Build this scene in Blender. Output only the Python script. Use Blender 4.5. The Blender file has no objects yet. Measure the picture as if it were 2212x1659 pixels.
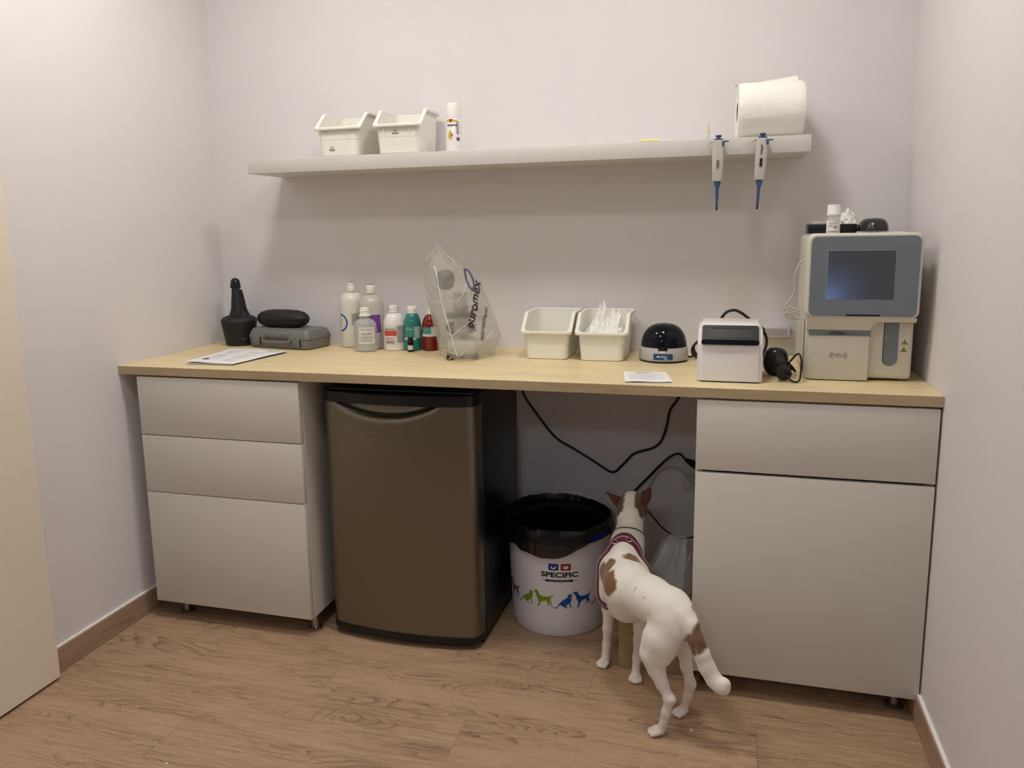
import bpy, bmesh, math, random
import numpy as np
from mathutils import Vector, Matrix, noise
from mathutils.bvhtree import BVHTree
random.seed(7)
PI = math.pi
SC = bpy.context.scene
COL = SC.collection

# ------------------------------------------------------------------ helpers
def lin(c):
    return tuple(((v/255)/12.92 if v/255 <= .04045 else ((v/255+.055)/1.055)**2.4) for v in c)

def mat(name, rgb, rough=.5, metal=0., bump=0., bscale=200., spec=.5, coat=0., trans=0., sss=0., alpha=1., sheen=0., var=.0, vscale=8., stretch=(1,1,1), ior=1.45):
    m = bpy.data.materials.new(name); m.use_nodes = True
    nt = m.node_tree; b = nt.nodes['Principled BSDF']
    c = lin(rgb)
    b.inputs['Base Color'].default_value = (*c, 1)
    b.inputs['Roughness'].default_value = rough
    b.inputs['Metallic'].default_value = metal
    b.inputs['IOR'].default_value = ior
    b.inputs['Specular IOR Level'].default_value = spec
    b.inputs['Coat Weight'].default_value = coat
    b.inputs['Transmission Weight'].default_value = trans
    b.inputs['Alpha'].default_value = alpha
    b.inputs['Sheen Weight'].default_value = sheen
    if sss:
        b.inputs['Subsurface Weight'].default_value = sss
        b.inputs['Subsurface Radius'].default_value = (.01, .01, .01)
        b.inputs['Subsurface Scale'].default_value = .5
    tc = nt.nodes.new('ShaderNodeTexCoord'); mp = nt.nodes.new('ShaderNodeMapping')
    mp.inputs['Scale'].default_value = stretch
    nt.links.new(tc.outputs['Object'], mp.inputs['Vector'])
    n = nt.nodes.new('ShaderNodeTexNoise'); n.inputs['Scale'].default_value = vscale; n.inputs['Detail'].default_value = 3
    nt.links.new(mp.outputs[0], n.inputs['Vector'])
    v = max(var, .015)
    mx = nt.nodes.new('ShaderNodeMix'); mx.data_type = 'RGBA'
    mx.inputs[6].default_value = (*[max(0, k*(1-v)) for k in c], 1)
    mx.inputs[7].default_value = (*[min(1, k*(1+v)) for k in c], 1)
    nt.links.new(n.outputs['Fac'], mx.inputs[0]); nt.links.new(mx.outputs[2], b.inputs['Base Color'])
    if bump:
        n2 = nt.nodes.new('ShaderNodeTexNoise'); n2.inputs['Scale'].default_value = bscale; n2.inputs['Detail'].default_value = 2
        nt.links.new(mp.outputs[0], n2.inputs['Vector'])
        bp = nt.nodes.new('ShaderNodeBump'); bp.inputs['Strength'].default_value = bump; bp.inputs['Distance'].default_value = .001
        nt.links.new(n2.outputs['Fac'], bp.inputs['Height']); nt.links.new(bp.outputs[0], b.inputs['Normal'])
    return m

def see_through(name, rgb, a, rough=.1):
    m = mat(name, rgb, rough, coat=.3); nt = m.node_tree; N = nt.nodes; L = nt.links
    tr = N.new('ShaderNodeBsdfTransparent'); mx = N.new('ShaderNodeMixShader'); mx.inputs[0].default_value = 1-a
    L.new(N['Principled BSDF'].outputs[0], mx.inputs[1]); L.new(tr.outputs[0], mx.inputs[2]); L.new(mx.outputs[0], N['Material Output'].inputs[0]); return m

def link(o, parent=None):
    COL.objects.link(o)
    if parent is not None: o.parent = parent
    return o

def mesh_obj(name, bm, m, parent=None, angle=35, label=None, smooth=True):
    me = bpy.data.meshes.new(name)
    bmesh.ops.recalc_face_normals(bm, faces=bm.faces)
    bm.to_mesh(me); bm.free()
    me.materials.append(m)
    if smooth:
        me.polygons.foreach_set('use_smooth', [True]*len(me.polygons))
        me.set_sharp_from_angle(angle=math.radians(angle))
    o = bpy.data.objects.new(name, me); link(o, parent)
    if label: o['label'] = label
    return o

def thing(name, label, cat, loc=(0, 0, 0), rz=0., group=None):
    o = bpy.data.objects.new(name, None); o.empty_display_size = .05
    o.location = loc; o.rotation_euler = (0, 0, rz)
    link(o); return tag(o, label, cat, group)

def tag(o, label, cat, group=None):
    o['label'] = label; o['category'] = cat
    if group: o['group'] = group
    return o

def struct(name, bm, m, parent=None, **k):
    o = mesh_obj(name, bm, m, parent, **k)
    if parent is None: o['kind'] = 'structure'
    return o

def add(bm, t, M=None):
    if M is not None: bmesh.ops.transform(t, matrix=M, verts=t.verts)
    me = bpy.data.meshes.new('tmp'); t.to_mesh(me); t.free(); bm.from_mesh(me); bpy.data.meshes.remove(me)
    return bm

def NB(): return bmesh.new()

def box(bm, x0, x1, y0, y1, z0, z1, bev=0., seg=2, M=None, taper=None):
    t = NB(); bmesh.ops.create_cube(t, size=1)
    for v in t.verts:
        v.co = Vector((x0+(v.co.x+.5)*(x1-x0), y0+(v.co.y+.5)*(y1-y0), z0+(v.co.z+.5)*(z1-z0)))
    if taper:
        cx, cy = (x0+x1)/2, (y0+y1)/2
        for v in t.verts:
            if v.co.z < (z0+z1)/2: v.co.x = cx+(v.co.x-cx)*taper; v.co.y = cy+(v.co.y-cy)*taper
    if bev: bmesh.ops.bevel(t, geom=t.edges[:], offset=bev, segments=seg, affect='EDGES', profile=.5)
    return add(bm, t, M)

def loft(bm, rings, cap0=True, cap1=True, closed=True, M=None):
    t = NB(); R = [[t.verts.new(p) for p in r] for r in rings]; n = len(rings[0])
    for a, b in zip(R, R[1:]):
        for i in range(n if closed else n-1):
            j = (i+1) % n
            try: t.faces.new((a[i], a[j], b[j], b[i]))
            except ValueError: pass
    if cap0: t.faces.new(R[0][::-1])
    if cap1: t.faces.new(R[-1])
    return add(bm, t, M)

def lathe(bm, prof, cx=0, cy=0, cz=0, seg=48, sx=1., sy=1., M=None, cap0=True, cap1=True):
    rings = [[(cx+r*sx*math.cos(2*PI*i/seg), cy+r*sy*math.sin(2*PI*i/seg), cz+z) for i in range(seg)] for r, z in prof]
    return loft(bm, rings, cap0, cap1, M=M)

def catmull(P, n=8, closed=False):
    P = [Vector(p) for p in P]; out = []
    N = len(P); rng = range(N if closed else N-1)
    for i in rng:
        a = P[(i-1) % N] if (closed or i > 0) else P[i]*2-P[i+1]
        b = P[i]; c = P[(i+1) % N]
        d = P[(i+2) % N] if (closed or i+2 < N) else c*2-b
        for k in range(n):
            t = k/n
            out.append(.5*((2*b)+(c-a)*t+(2*a-5*b+4*c-d)*t*t+(3*b-a-3*c+d)*t**3))
    if not closed: out.append(P[-1])
    return out

def tube(bm, pts, r, seg=10, n=8, smooth=True, closed=False, flat=1.):
    P = catmull(pts, n, closed) if smooth else [Vector(p) for p in pts]
    N = len(P); rr = r if callable(r) else (lambda t: r)
    T = [((P[(i+1) % N]-P[i-1]) if (closed or 0 < i < N-1) else (P[1]-P[0] if i == 0 else P[-1]-P[-2])).normalized() for i in range(N)]
    u = T[0].orthogonal().normalized(); rings = []
    for i in range(N):
        u = (u-T[i]*u.dot(T[i])).normalized(); w = T[i].cross(u); R = rr(i/(N-1))
        rings.append([P[i]+(u*math.cos(2*PI*k/seg)+w*math.sin(2*PI*k/seg)*flat)*R for k in range(seg)])
    if closed:
        rings.append(rings[0]); return loft(bm, rings, False, False)
    return loft(bm, rings)

def thick(bm, th):
    bmesh.ops.recalc_face_normals(bm, faces=bm.faces[:]); bm.normal_update()
    if sum(f.normal.z for f in bm.faces) < 0:
        bmesh.ops.reverse_faces(bm, faces=bm.faces[:]); bm.normal_update()
    vs = bm.verts[:]; fs = bm.faces[:]; be = [e for e in bm.edges if len(e.link_faces) == 1]
    mp = {v: bm.verts.new(v.co-v.normal*th) for v in vs}
    for f in fs: bm.faces.new([mp[v] for v in reversed(f.verts)])
    for e in be:
        a, b = e.verts; bm.faces.new((a, b, mp[b], mp[a]))
    return bm

def prism(bm, pts, h0, h1, M=None, bev=0.):
    """2-D outline in local XY, from z=h0 to z=h1"""
    t = NB(); a = [t.verts.new((x, y, h0)) for x, y in pts]; b = [t.verts.new((x, y, h1)) for x, y in pts]
    n = len(pts); t.faces.new(a[::-1]); t.faces.new(b)
    for i in range(n): t.faces.new((a[i], a[(i+1) % n], b[(i+1) % n], b[i]))
    if bev: bmesh.ops.bevel(t, geom=t.edges[:], offset=bev, segments=2, affect='EDGES')
    return add(bm, t, M)

def rrect(x0, x1, y0, y1, r, n=6, side=1):
    pts = []
    cs = [(x1-r, y1-r, 0), (x0+r, y1-r, PI/2), (x0+r, y0+r, PI), (x1-r, y0+r, 1.5*PI)]
    for k, (cx, cy, a) in enumerate(cs):
        arc = [(cx+r*math.cos(a+i*PI/2/n), cy+r*math.sin(a+i*PI/2/n)) for i in range(n+1)]
        pts += arc
        nx = cs[(k+1) % 4]; e = (nx[0]+r*math.cos(nx[2]), nx[1]+r*math.sin(nx[2])); s = arc[-1]
        for i in range(1, side): pts.append((s[0]+(e[0]-s[0])*i/side, s[1]+(e[1]-s[1])*i/side))
    return pts

# local XY plane -> XZ plane facing -y (front), thickness toward -y
FRONT = Matrix(((1, 0, 0, 0), (0, 0, -1, 0), (0, 1, 0, 0), (0, 0, 0, 1)))
def at_front(x, y, z): return Matrix.Translation((x, y, z)) @ FRONT

def text_bm(s, size, depth=.0003, bold=0., align='CENTER', shear=0.):
    cu = bpy.data.curves.new('t', 'FONT'); cu.body = s; cu.size = size; cu.extrude = depth/2; cu.offset = bold
    cu.align_x = align; cu.align_y = 'CENTER'; cu.resolution_u = 3; cu.shear = shear
    o = bpy.data.objects.new('t', cu); COL.objects.link(o)
    dg = bpy.context.evaluated_depsgraph_get(); dg.update()
    me = bpy.data.meshes.new_from_object(o.evaluated_get(dg))
    t = NB(); t.from_mesh(me); bpy.data.objects.remove(o); bpy.data.curves.remove(cu); bpy.data.meshes.remove(me)
    return t

def bend(t, r, a0, cx=0, cy=0, slices=.006):
    """wrap local XY (x along, y up, z out) geometry round a vertical cylinder; x=0 at angle a0"""
    xs = [v.co.x for v in t.verts]; x = min(xs)+slices
    while x < max(xs):
        bmesh.ops.bisect_plane(t, geom=t.verts[:]+t.edges[:]+t.faces[:], plane_co=(x, 0, 0), plane_no=(1, 0, 0)); x += slices
    for v in t.verts:
        a = a0+v.co.x/(r if not callable(r) else r(v.co.y)); R = (r if not callable(r) else r(v.co.y))+v.co.z
        v.co = Vector((cx+R*math.cos(a), cy+R*math.sin(a), v.co.y))
    return t

def patch(r, a0, w, z0, z1, th=.0004, cx=0, cy=0):
    t = NB(); prism(t, [(-w/2, z0), (w/2, z0), (w/2, z1), (-w/2, z1)], .0001, th)
    return bend(t, r, a0, cx, cy)

# ------------------------------------------------------------------ wood materials
def wood(name, c1, c2, c3, plank=None, gx=1.2, gy=11., axis='x', lines=10., amt=.5, rough=.5, fine=.5, bump=.15, speck=0.):
    m = bpy.data.materials.new(name); m.use_nodes = True; nt = m.node_tree; N = nt.nodes; L = nt.links
    b = N['Principled BSDF']; b.inputs['Roughness'].default_value = rough
    tc = N.new('ShaderNodeTexCoord'); sp = N.new('ShaderNodeSeparateXYZ'); L.new(tc.outputs['Object'], sp.inputs[0])
    X, Y, Z = sp.outputs
    if axis == 'y': X, Y = Y, X
    def mth(op, a, c=None):
        n = N.new('ShaderNodeMath'); n.operation = op
        for i, v in enumerate((a, c)):
            if v is None: continue
            if isinstance(v, (int, float)): n.inputs[i].default_value = v
            else: L.new(v, n.inputs[i])
        return n.outputs[0]
    def comb(a, c, d):
        n = N.new('ShaderNodeCombineXYZ')
        for i, v in enumerate((a, c, d)):
            if isinstance(v, (int, float)): n.inputs[i].default_value = v
            else: L.new(v, n.inputs[i])
        return n.outputs[0]
    YZ = mth('ADD', Y, Z)
    rnd = 0.; seam = None
    if plank:
        pw, pl = plank
        row = mth('FLOOR', mth('DIVIDE', Y, pw))
        off = mth('MULTIPLY', mth('FRACT', mth('MULTIPLY', mth('ADD', row, 40.3), .377)), pl)
        xs = mth('DIVIDE', mth('ADD', X, off), pl)
        colm = mth('FLOOR', xs)
        wn = N.new('ShaderNodeTexWhiteNoise'); wn.noise_dimensions = '2D'
        L.new(comb(row, colm, 0.), wn.inputs['Vector']); rnd = wn.outputs['Value']
        fy = mth('FRACT', mth('DIVIDE', Y, pw)); fx = mth('FRACT', xs)
        ey = mth('LESS_THAN', mth('MULTIPLY', mth('MINIMUM', fy, mth('SUBTRACT', 1., fy)), pw), .0006)
        ex = mth('LESS_THAN', mth('MULTIPLY', mth('MINIMUM', fx, mth('SUBTRACT', 1., fx)), pl), .0008)
        seam = mth('MAXIMUM', ex, ey)
        shift = mth('MULTIPLY', rnd, 37.)
    else: shift = 0.
    vec = comb(mth('MULTIPLY', X, gx), mth('MULTIPLY', YZ, gy), shift)
    n1 = N.new('ShaderNodeTexNoise'); n1.inputs['Scale'].default_value = 1.; n1.inputs['Detail'].default_value = 2.5; n1.inputs['Distortion'].default_value = .6
    L.new(vec, n1.inputs['Vector'])
    ring = mth('FRACT', mth('MULTIPLY', n1.outputs['Fac'], lines))
    tri = mth('POWER', ring, 4.)
    n2 = N.new('ShaderNodeTexNoise'); n2.inputs['Scale'].default_value = 1.; n2.inputs['Detail'].default_value = 4.; n2.inputs['Roughness'].default_value = .65
    L.new(comb(mth('MULTIPLY', X, 9.), mth('MULTIPLY', YZ, 220.), shift), n2.inputs['Vector'])
    n3 = N.new('ShaderNodeTexNoise'); n3.inputs['Scale'].default_value = 1.; n3.inputs['Detail'].default_value = 2.
    L.new(comb(mth('MULTIPLY', X, 2.2), mth('MULTIPLY', YZ, 12.), shift), n3.inputs['Vector'])
    # where the cathedral figure shows
    mr = N.new('ShaderNodeMapRange'); mr.inputs['From Min'].default_value = .42; mr.inputs['From Max'].default_value = .62
    L.new(n3.outputs['Fac'], mr.inputs['Value'])
    f = mth('MULTIPLY', mth('MULTIPLY', tri, mr.outputs[0]), amt)
    mr2 = N.new('ShaderNodeMapRange'); mr2.inputs['From Min'].default_value = .3; mr2.inputs['From Max'].default_value = .75
    L.new(n2.outputs['Fac'], mr2.inputs['Value'])
    g = mth('MULTIPLY', mr2.outputs[0], fine)
    m1 = N.new('ShaderNodeMix'); m1.data_type = 'RGBA'; m1.inputs[6].default_value = (*lin(c1), 1); m1.inputs[7].default_value = (*lin(c2), 1)
    base = mth('ADD', mth('MULTIPLY', n3.outputs['Fac'], .7), mth('MULTIPLY', mth('SUBTRACT', rnd, .5), .5) if plank else 0.)
    L.new(mth('ADD', base, mth('SUBTRACT', g, fine*.5)), m1.inputs[0])
    m2 = N.new('ShaderNodeMix'); m2.data_type = 'RGBA'; m2.inputs[7].default_value = (*lin(c3), 1)
    L.new(m1.outputs[2], m2.inputs[6]); L.new(f, m2.inputs[0]); out = m2.outputs[2]
    if speck:
        n4 = N.new('ShaderNodeTexNoise'); n4.inputs['Scale'].default_value = 1.; n4.inputs['Detail'].default_value = 2.
        L.new(comb(mth('MULTIPLY', X, 45.), mth('MULTIPLY', YZ, 330.), shift), n4.inputs['Vector'])
        ms = N.new('ShaderNodeMapRange'); ms.inputs['From Min'].default_value = .58; ms.inputs['From Max'].default_value = .72; ms.inputs['To Max'].default_value = speck
        L.new(n4.outputs['Fac'], ms.inputs['Value'])
        m4 = N.new('ShaderNodeMix'); m4.data_type = 'RGBA'; m4.inputs[7].default_value = (*[min(1, k*1.7) for k in lin(c1)], 1)
        L.new(out, m4.inputs[6]); L.new(ms.outputs[0], m4.inputs[0]); out = m4.outputs[2]
    if seam is not None:
        m3 = N.new('ShaderNodeMix'); m3.data_type = 'RGBA'; m3.inputs[7].default_value = (*[k*.6 for k in lin(c3)], 1)
        L.new(out, m3.inputs[6]); L.new(mth('MULTIPLY', seam, .45), m3.inputs[0]); out = m3.outputs[2]
    L.new(out, b.inputs['Base Color'])
    bp = N.new('ShaderNodeBump'); bp.inputs['Strength'].default_value = bump; bp.inputs['Distance'].default_value = .001
    L.new(n2.outputs['Fac'], bp.inputs['Height']); L.new(bp.outputs[0], b.inputs['Normal'])
    return m

M_wall = mat('wall_paint', (220, 216, 216), .75, bump=.25, bscale=350, spec=.25)
M_ceil = mat('ceiling_paint', (235, 233, 230), .8)
M_floor = wood('oak_vinyl_floor', (182, 152, 122), (142, 114, 88), (96, 70, 52), plank=(.182, 1.22), gx=1.3, gy=8, lines=24, amt=.85, rough=.45, fine=1.5, speck=.30)
M_base = wood('baseboard_wood', (172, 145, 120), (142, 116, 93), (104, 80, 62), gx=1.6, gy=12, axis='y', lines=9, amt=.6)
M_top = wood('pale_oak_laminate', (230, 212, 168), (208, 187, 142), (180, 157, 114), gx=.9, gy=14, lines=8, amt=.45, rough=.42, fine=.6, bump=.1)
M_edge = wood('oak_edge_band', (186, 167, 132), (162, 142, 108), (140, 120, 88), gx=.9, gy=60, lines=8, amt=.4, rough=.5, fine=.6)
M_white = mat('white_melamine', (212, 207, 197), .38, bump=.05, bscale=900)
M_door = mat('door_paint', (228, 217, 198), .5, bump=.05)
M_shelf = mat('shelf_foil', (206, 202, 196), .4)
M_chrome = mat('brushed_steel_leg', (175, 170, 163), .28, 1.)
M_caulk = mat('caulk', (240, 238, 232), .6)
M_black = mat('black_plastic', (16, 16, 17), .35)
M_blackm = mat('black_matte_plastic', (24, 24, 25), .6, bump=.2)
M_blackg = mat('black_gloss_plastic', (12, 12, 13), .12)
M_cable = mat('black_rubber', (14, 14, 15), .5)
M_cream = mat('cream_plastic', (233, 231, 220), .42, sss=.08)
M_bag = None
M_ink = mat('ink_black', (22, 20, 22), .6)
M_inkg = mat('ink_grey', (110, 108, 106), .6)
M_metal = mat('nickel', (190, 188, 184), .25, 1.)

# ------------------------------------------------------------------ the room
XR = 2.486; YF = -5.4; H = 2.62
def room():
    bm = NB(); box(bm, -.1, XR+.1, YF-.1, .1, -.08, 0); struct('floor', bm, M_floor, smooth=False)
    bm = NB(); box(bm, -.1, XR+.1, YF-.1, .1, H, H+.08); struct('ceiling', bm, M_ceil, smooth=False)
    bm = NB(); box(bm, -.1, XR+.1, 0, .1, 0, H); struct('wall_back', bm, M_wall, smooth=False)
    bm = NB(); box(bm, -.1, 0, YF, 0, 0, H); struct('wall_left', bm, M_wall, smooth=False)
    bm = NB(); box(bm, XR, XR+.1, YF, 0, 0, H); struct('wall_right', bm, M_wall, smooth=False)
    bm = NB(); box(bm, -.1, XR+.1, YF-.1, YF, 0, H); struct('wall_front', bm, mat('front_wall_grey', (120, 116, 112), .8), smooth=False)
    for nm, x0, x1 in (('baseboard_left', 0, .013), ('baseboard_right', XR-.013, XR)):
        bm = NB(); box(bm, x0, x1, YF, 0, 0, .079, .002, 1); o = struct(nm, bm, M_base)
        bm = NB(); box(bm, x0+(.0 if x0 == 0 else .004), x1-(.004 if x0 == 0 else 0), YF, -.001, .0785, .0815); mesh_obj('caulk_line', bm, M_caulk, o, smooth=False)
    bm = NB(); box(bm, .013, XR-.013, -.013, 0, 0, .079, .002, 1); struct('baseboard_back', bm, M_base)
    # open door leaf folded back along the left wall
    bm = NB(); box(bm, .016, .044, -1.86, -1.024, .009, 2.06, .0015, 1); d = struct('door_1', bm, M_door)
room()

# ceiling panels (the lamps of the room)
def emis(name, rgb, s):
    m = bpy.data.materials.new(name); m.use_nodes = True; nt = m.node_tree
    b = nt.nodes['Principled BSDF']; b.inputs['Base Color'].default_value = (.9, .9, .9, 1)
    b.inputs['Emission Color'].default_value = (*rgb, 1); b.inputs['Emission Strength'].default_value = s
    return m
M_lamp = emis('lamp_diffuser', (1., .968, .925), 47)
M_lampb = emis('lamp_diffuser_dim', (1., .972, .935), 34)
M_lampc = emis('lamp_diffuser_cool', (.70, .83, 1.), 26)
for i, (x, y, sx, sy, m, lab) in enumerate((
        (.65, -.88, .24, .24, M_lamp, 'square white ceiling light panel at the left, nearer the back wall'),
        (1.72, -.88, .24, .24, M_lamp, 'square white ceiling light panel at the right, nearer the back wall'),
        (1.2, -1.9, .24, .24, M_lampb, 'square white ceiling light panel in the middle of the room'),
        (1.3, -4.6, .5, .4, M_lampc, 'larger white ceiling light panel at the far end behind the camera'))):
    t = thing('ceiling_light', lab, 'ceiling light', (x, y, H), 0, 'ceiling light panels')
    bm = NB(); box(bm, -sx/2-.015, sx/2+.015, -sy/2-.015, sy/2+.015, -.018, 0, .003, 1); mesh_obj('frame', bm, M_white, t)
    bm = NB(); box(bm, -sx/2, sx/2, -sy/2, sy/2, -.021, -.0182); mesh_obj('diffuser', bm, m, t, smooth=False)

# ------------------------------------------------------------------ worktop, cabinets, shelf
ZT = .897
def worktop():
    t = thing('worktop', 'long pale oak worktop running wall to wall over cabinets and fridge', 'worktop', (0, 0, 0))
    bm = NB(); box(bm, .001, XR-.001, -.6162, -.001, .869, ZT, .0008, 1); mesh_obj('board', bm, M_top, t)
    bm = NB(); box(bm, .001, XR-.001, -.6172, -.6163, .8695, ZT-.0005); mesh_obj('edge_band', bm, M_edge, t, label='slightly darker oak edge strip')
worktop()

def cabinet(name, label, x0, x1, fronts, feet, group=None):
    t = thing(name, label, 'cabinet', (x0, 0, 0))
    w = x1-x0; zb, zt = .064, .864
    bm = NB()
    box(bm, 0, .018, -.592, -.02, zb, zt, .0006, 1); box(bm, w-.018, w, -.592, -.02, zb, zt, .0006, 1)
    box(bm, .018, w-.018, -.590, -.02, zb, zb+.018); box(bm, .018, w-.018, -.590, -.02, zt-.018, zt)
    box(bm, .018, w-.018, -.03, -.02, zb+.018, zt-.018)
    mesh_obj('body', bm, M_white, t)
    for nm, z0, z1 in fronts:
        bm = NB(); box(bm, .0015, w-.0015, -.6135, -.5945, z0+.0015, z1-.0015, .0009, 2); mesh_obj(nm, bm, M_white, t)
    for fx, fy in feet:
        bm = NB(); lathe(bm, [(.023, 0), (.025, .002), (.025, .006), (.018, .009), (.0125, .011), (.0125, .058), (.017, .060), (.017, .064)], fx-x0, fy, seg=28)
        mesh_obj('leg', bm, M_chrome, t)
    return t
cabinet('drawer_cabinet', 'white floor cabinet with three plain drawers at the left wall', .0665, .6715,
        [('drawer_front', .664, .864), ('drawer_front', .464, .664), ('drawer_front', .064, .464)],
        [(.138, -.548), (.645, -.548), (.138, -.08), (.615, -.08)])
cabinet('door_cabinet', 'white floor cabinet with one drawer over a tall door at the right wall', 1.8855, 2.482,
        [('drawer_front', .6655, .864), ('door', .064, .6605)],
        [(1.937, -.545), (2.436, -.545), (1.937, -.08), (2.43, -.08)])
# wooden filler between worktop support and left cabinet is not visible; shelf:
bm = NB(); box(bm, .311, 2.176, -.252, -.0005, 1.534, 1.5824, .0012, 2)
tag(mesh_obj('wall_shelf', bm, M_shelf, None), 'long white floating shelf fixed on the back wall', 'shelf')

# ------------------------------------------------------------------ fridge
M_steel = mat('fridge_steel', (132, 126, 112), .36, 1., bump=.08, bscale=60, var=.04, vscale=30, stretch=(60, 60, 1))
def fridge():
    t = thing('mini_fridge', 'small black fridge with brushed steel door under the worktop', 'fridge', (.712, 0, 0))
    W = .523
    bm = NB(); box(bm, 0, W, -.485, -.06, .018, .835, .006, 3); mesh_obj('cabinet_body', bm, mat('satin_black', (9, 9, 10), .32), t, label='glossy black body')
    bm = NB(); box(bm, .004, W-.004, -.50, -.08, .0, .03, .004, 2)
    rings = []
    mesh_obj('plinth', bm, M_black, t)
    def yb(u):                      # bowed door front
        e = min(u, 1-u)
        y = -.548-.032*(1-(2*u-1)**2)
        k = .055
        if e < k: y += .042*(1-math.sqrt(max(0, 1-((k-e)/k)**2)))
        return y
    nu, nv = 72, 96
    def door_sheet(z0, z1, scoop, nv):
        g = []
        for j in range(nv+1):
            v = j/nv; z = z0+(z1-z0)*v; row = []
            for i in range(nu+1):
                u = i/nu; y = yb(u)
                if scoop:
                    c = (u-.44)/.36
                    if abs(c) < 1:
                        za = z1-.050*(1-c*c)**.85
                        s = max(0, min(1, (z-za)/.022)); s = s*s*(3-2*s)
                        y += .030*s*(1-c*c)**.5
                        # raised lip just under the arc
                        q = (z-za+.012)/.014
                        y -= .003*math.exp(-q*q)*(1-c*c)
                row.append((u*W, y, z))
            g.append(row)
        return g
    def solid(g, yback):
        bm = NB(); n = len(g[0])
        F = [[bm.verts.new(p) for p in r] for r in g]
        Bk = [[bm.verts.new((p[0], yback, p[2])) for p in r] for r in g]
        m = len(g)
        for j in range(m-1):
            for i in range(n-1):
                bm.faces.new((F[j][i], F[j][i+1], F[j+1][i+1], F[j+1][i]))
                if j == 0: pass
        for i in range(n-1):
            bm.faces.new((F[0][i+1], F[0][i], Bk[0][i], Bk[0][i+1])); bm.faces.new((F[-1][i], F[-1][i+1], Bk[-1][i+1], Bk[-1][i]))
        for j in range(m-1):
            bm.faces.new((F[j][0], F[j+1][0], Bk[j+1][0], Bk[j][0])); bm.faces.new((F[j+1][-1], F[j][-1], Bk[j][-1], Bk[j+1][-1]))
            for i in range(n-1): bm.faces.new((Bk[j][i+1], Bk[j][i], Bk[j+1][i], Bk[j+1][i+1]))
        return bm
    d = mesh_obj('door', solid(door_sheet(.042, .796, True, nv), -.492), M_steel, t, angle=50, label='brushed steel door panel')
    cap = door_sheet(.7965, .829, False, 3)
    cap = [[(x, y-.003, z) for x, y, z in r] for r in cap]
    mesh_obj('door_cap', solid(cap, -.492), M_black, t, label='black door top strip')
    low = [[(x, y-.004, z) for x, y, z in r] for r in door_sheet(.022, .0415, False, 2)]
    mesh_obj('door_foot', solid(low, -.492), M_black, t, label='black door bottom strip')
    bm = NB(); box(bm, .012, W-.012, -.60+.06, -.49, .829, .838, .003, 2); mesh_obj('top_cap', bm, M_black, t)
    bm = NB()
    prism(bm, rrect(-.028, .028, -.0045, .0045, .003, 3), 0, .0012, M=at_front(.20, yb(.38)-.0, .695))
    bd = mesh_obj('badge', bm, mat('badge_metal', (132, 122, 106), .3, 1.), d)
    for fx in (W-.03, .012):
        bm = NB(); box(bm, fx, fx+.018, -.50, -.47, .0, .016, .002, 1); mesh_obj('front_foot', bm, M_black, t)
fridge()

# ------------------------------------------------------------------ waste bucket
M_bucket = mat('bucket_white', (224, 222, 226), .35)
M_blue = mat('bucket_rim_blue', (22, 30, 150), .4)
BX, BY = 1.427, -.245
def poly_from(pts, s, ox, oy): return [((x-ox)*s, (oy-y)*s) for x, y in pts]
CAT = [(0,78),(4,84),(10,86),(16,83),(24,76),(32,62),(42,50),(55,40),(68,33),(75,28),(79,20),(77,8),(83,12),(89,11),(95,6),(97,12),(105,14),(100,20),(97,26),(98,38),(95,50),(91,62),(94,76),(101,84),(93,86),(87,74),(84,60),(77,68),(68,75),(72,83),(79,89),(69,88),(58,80),(48,76),(40,66),(30,76),(20,87),(10,91),(2,88),(-2,80)]
DOG = [(0,8),(3,3),(9,4),(14,1),(22,3),(27,12),(33,24),(44,32),(60,33),(78,31),(92,28),(104,20),(115,10),(106,24),(96,34),(94,46),(95,58),(101,68),(102,80),(95,82),(97,74),(90,62),(86,68),(84,80),(76,85),(79,76),(78,64),(74,54),(62,56),(46,62),(40,64),(38,78),(30,92),(19,95),(26,86),(29,72),(27,58),(20,46),(15,32),(12,22),(8,16),(3,14)]
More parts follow.
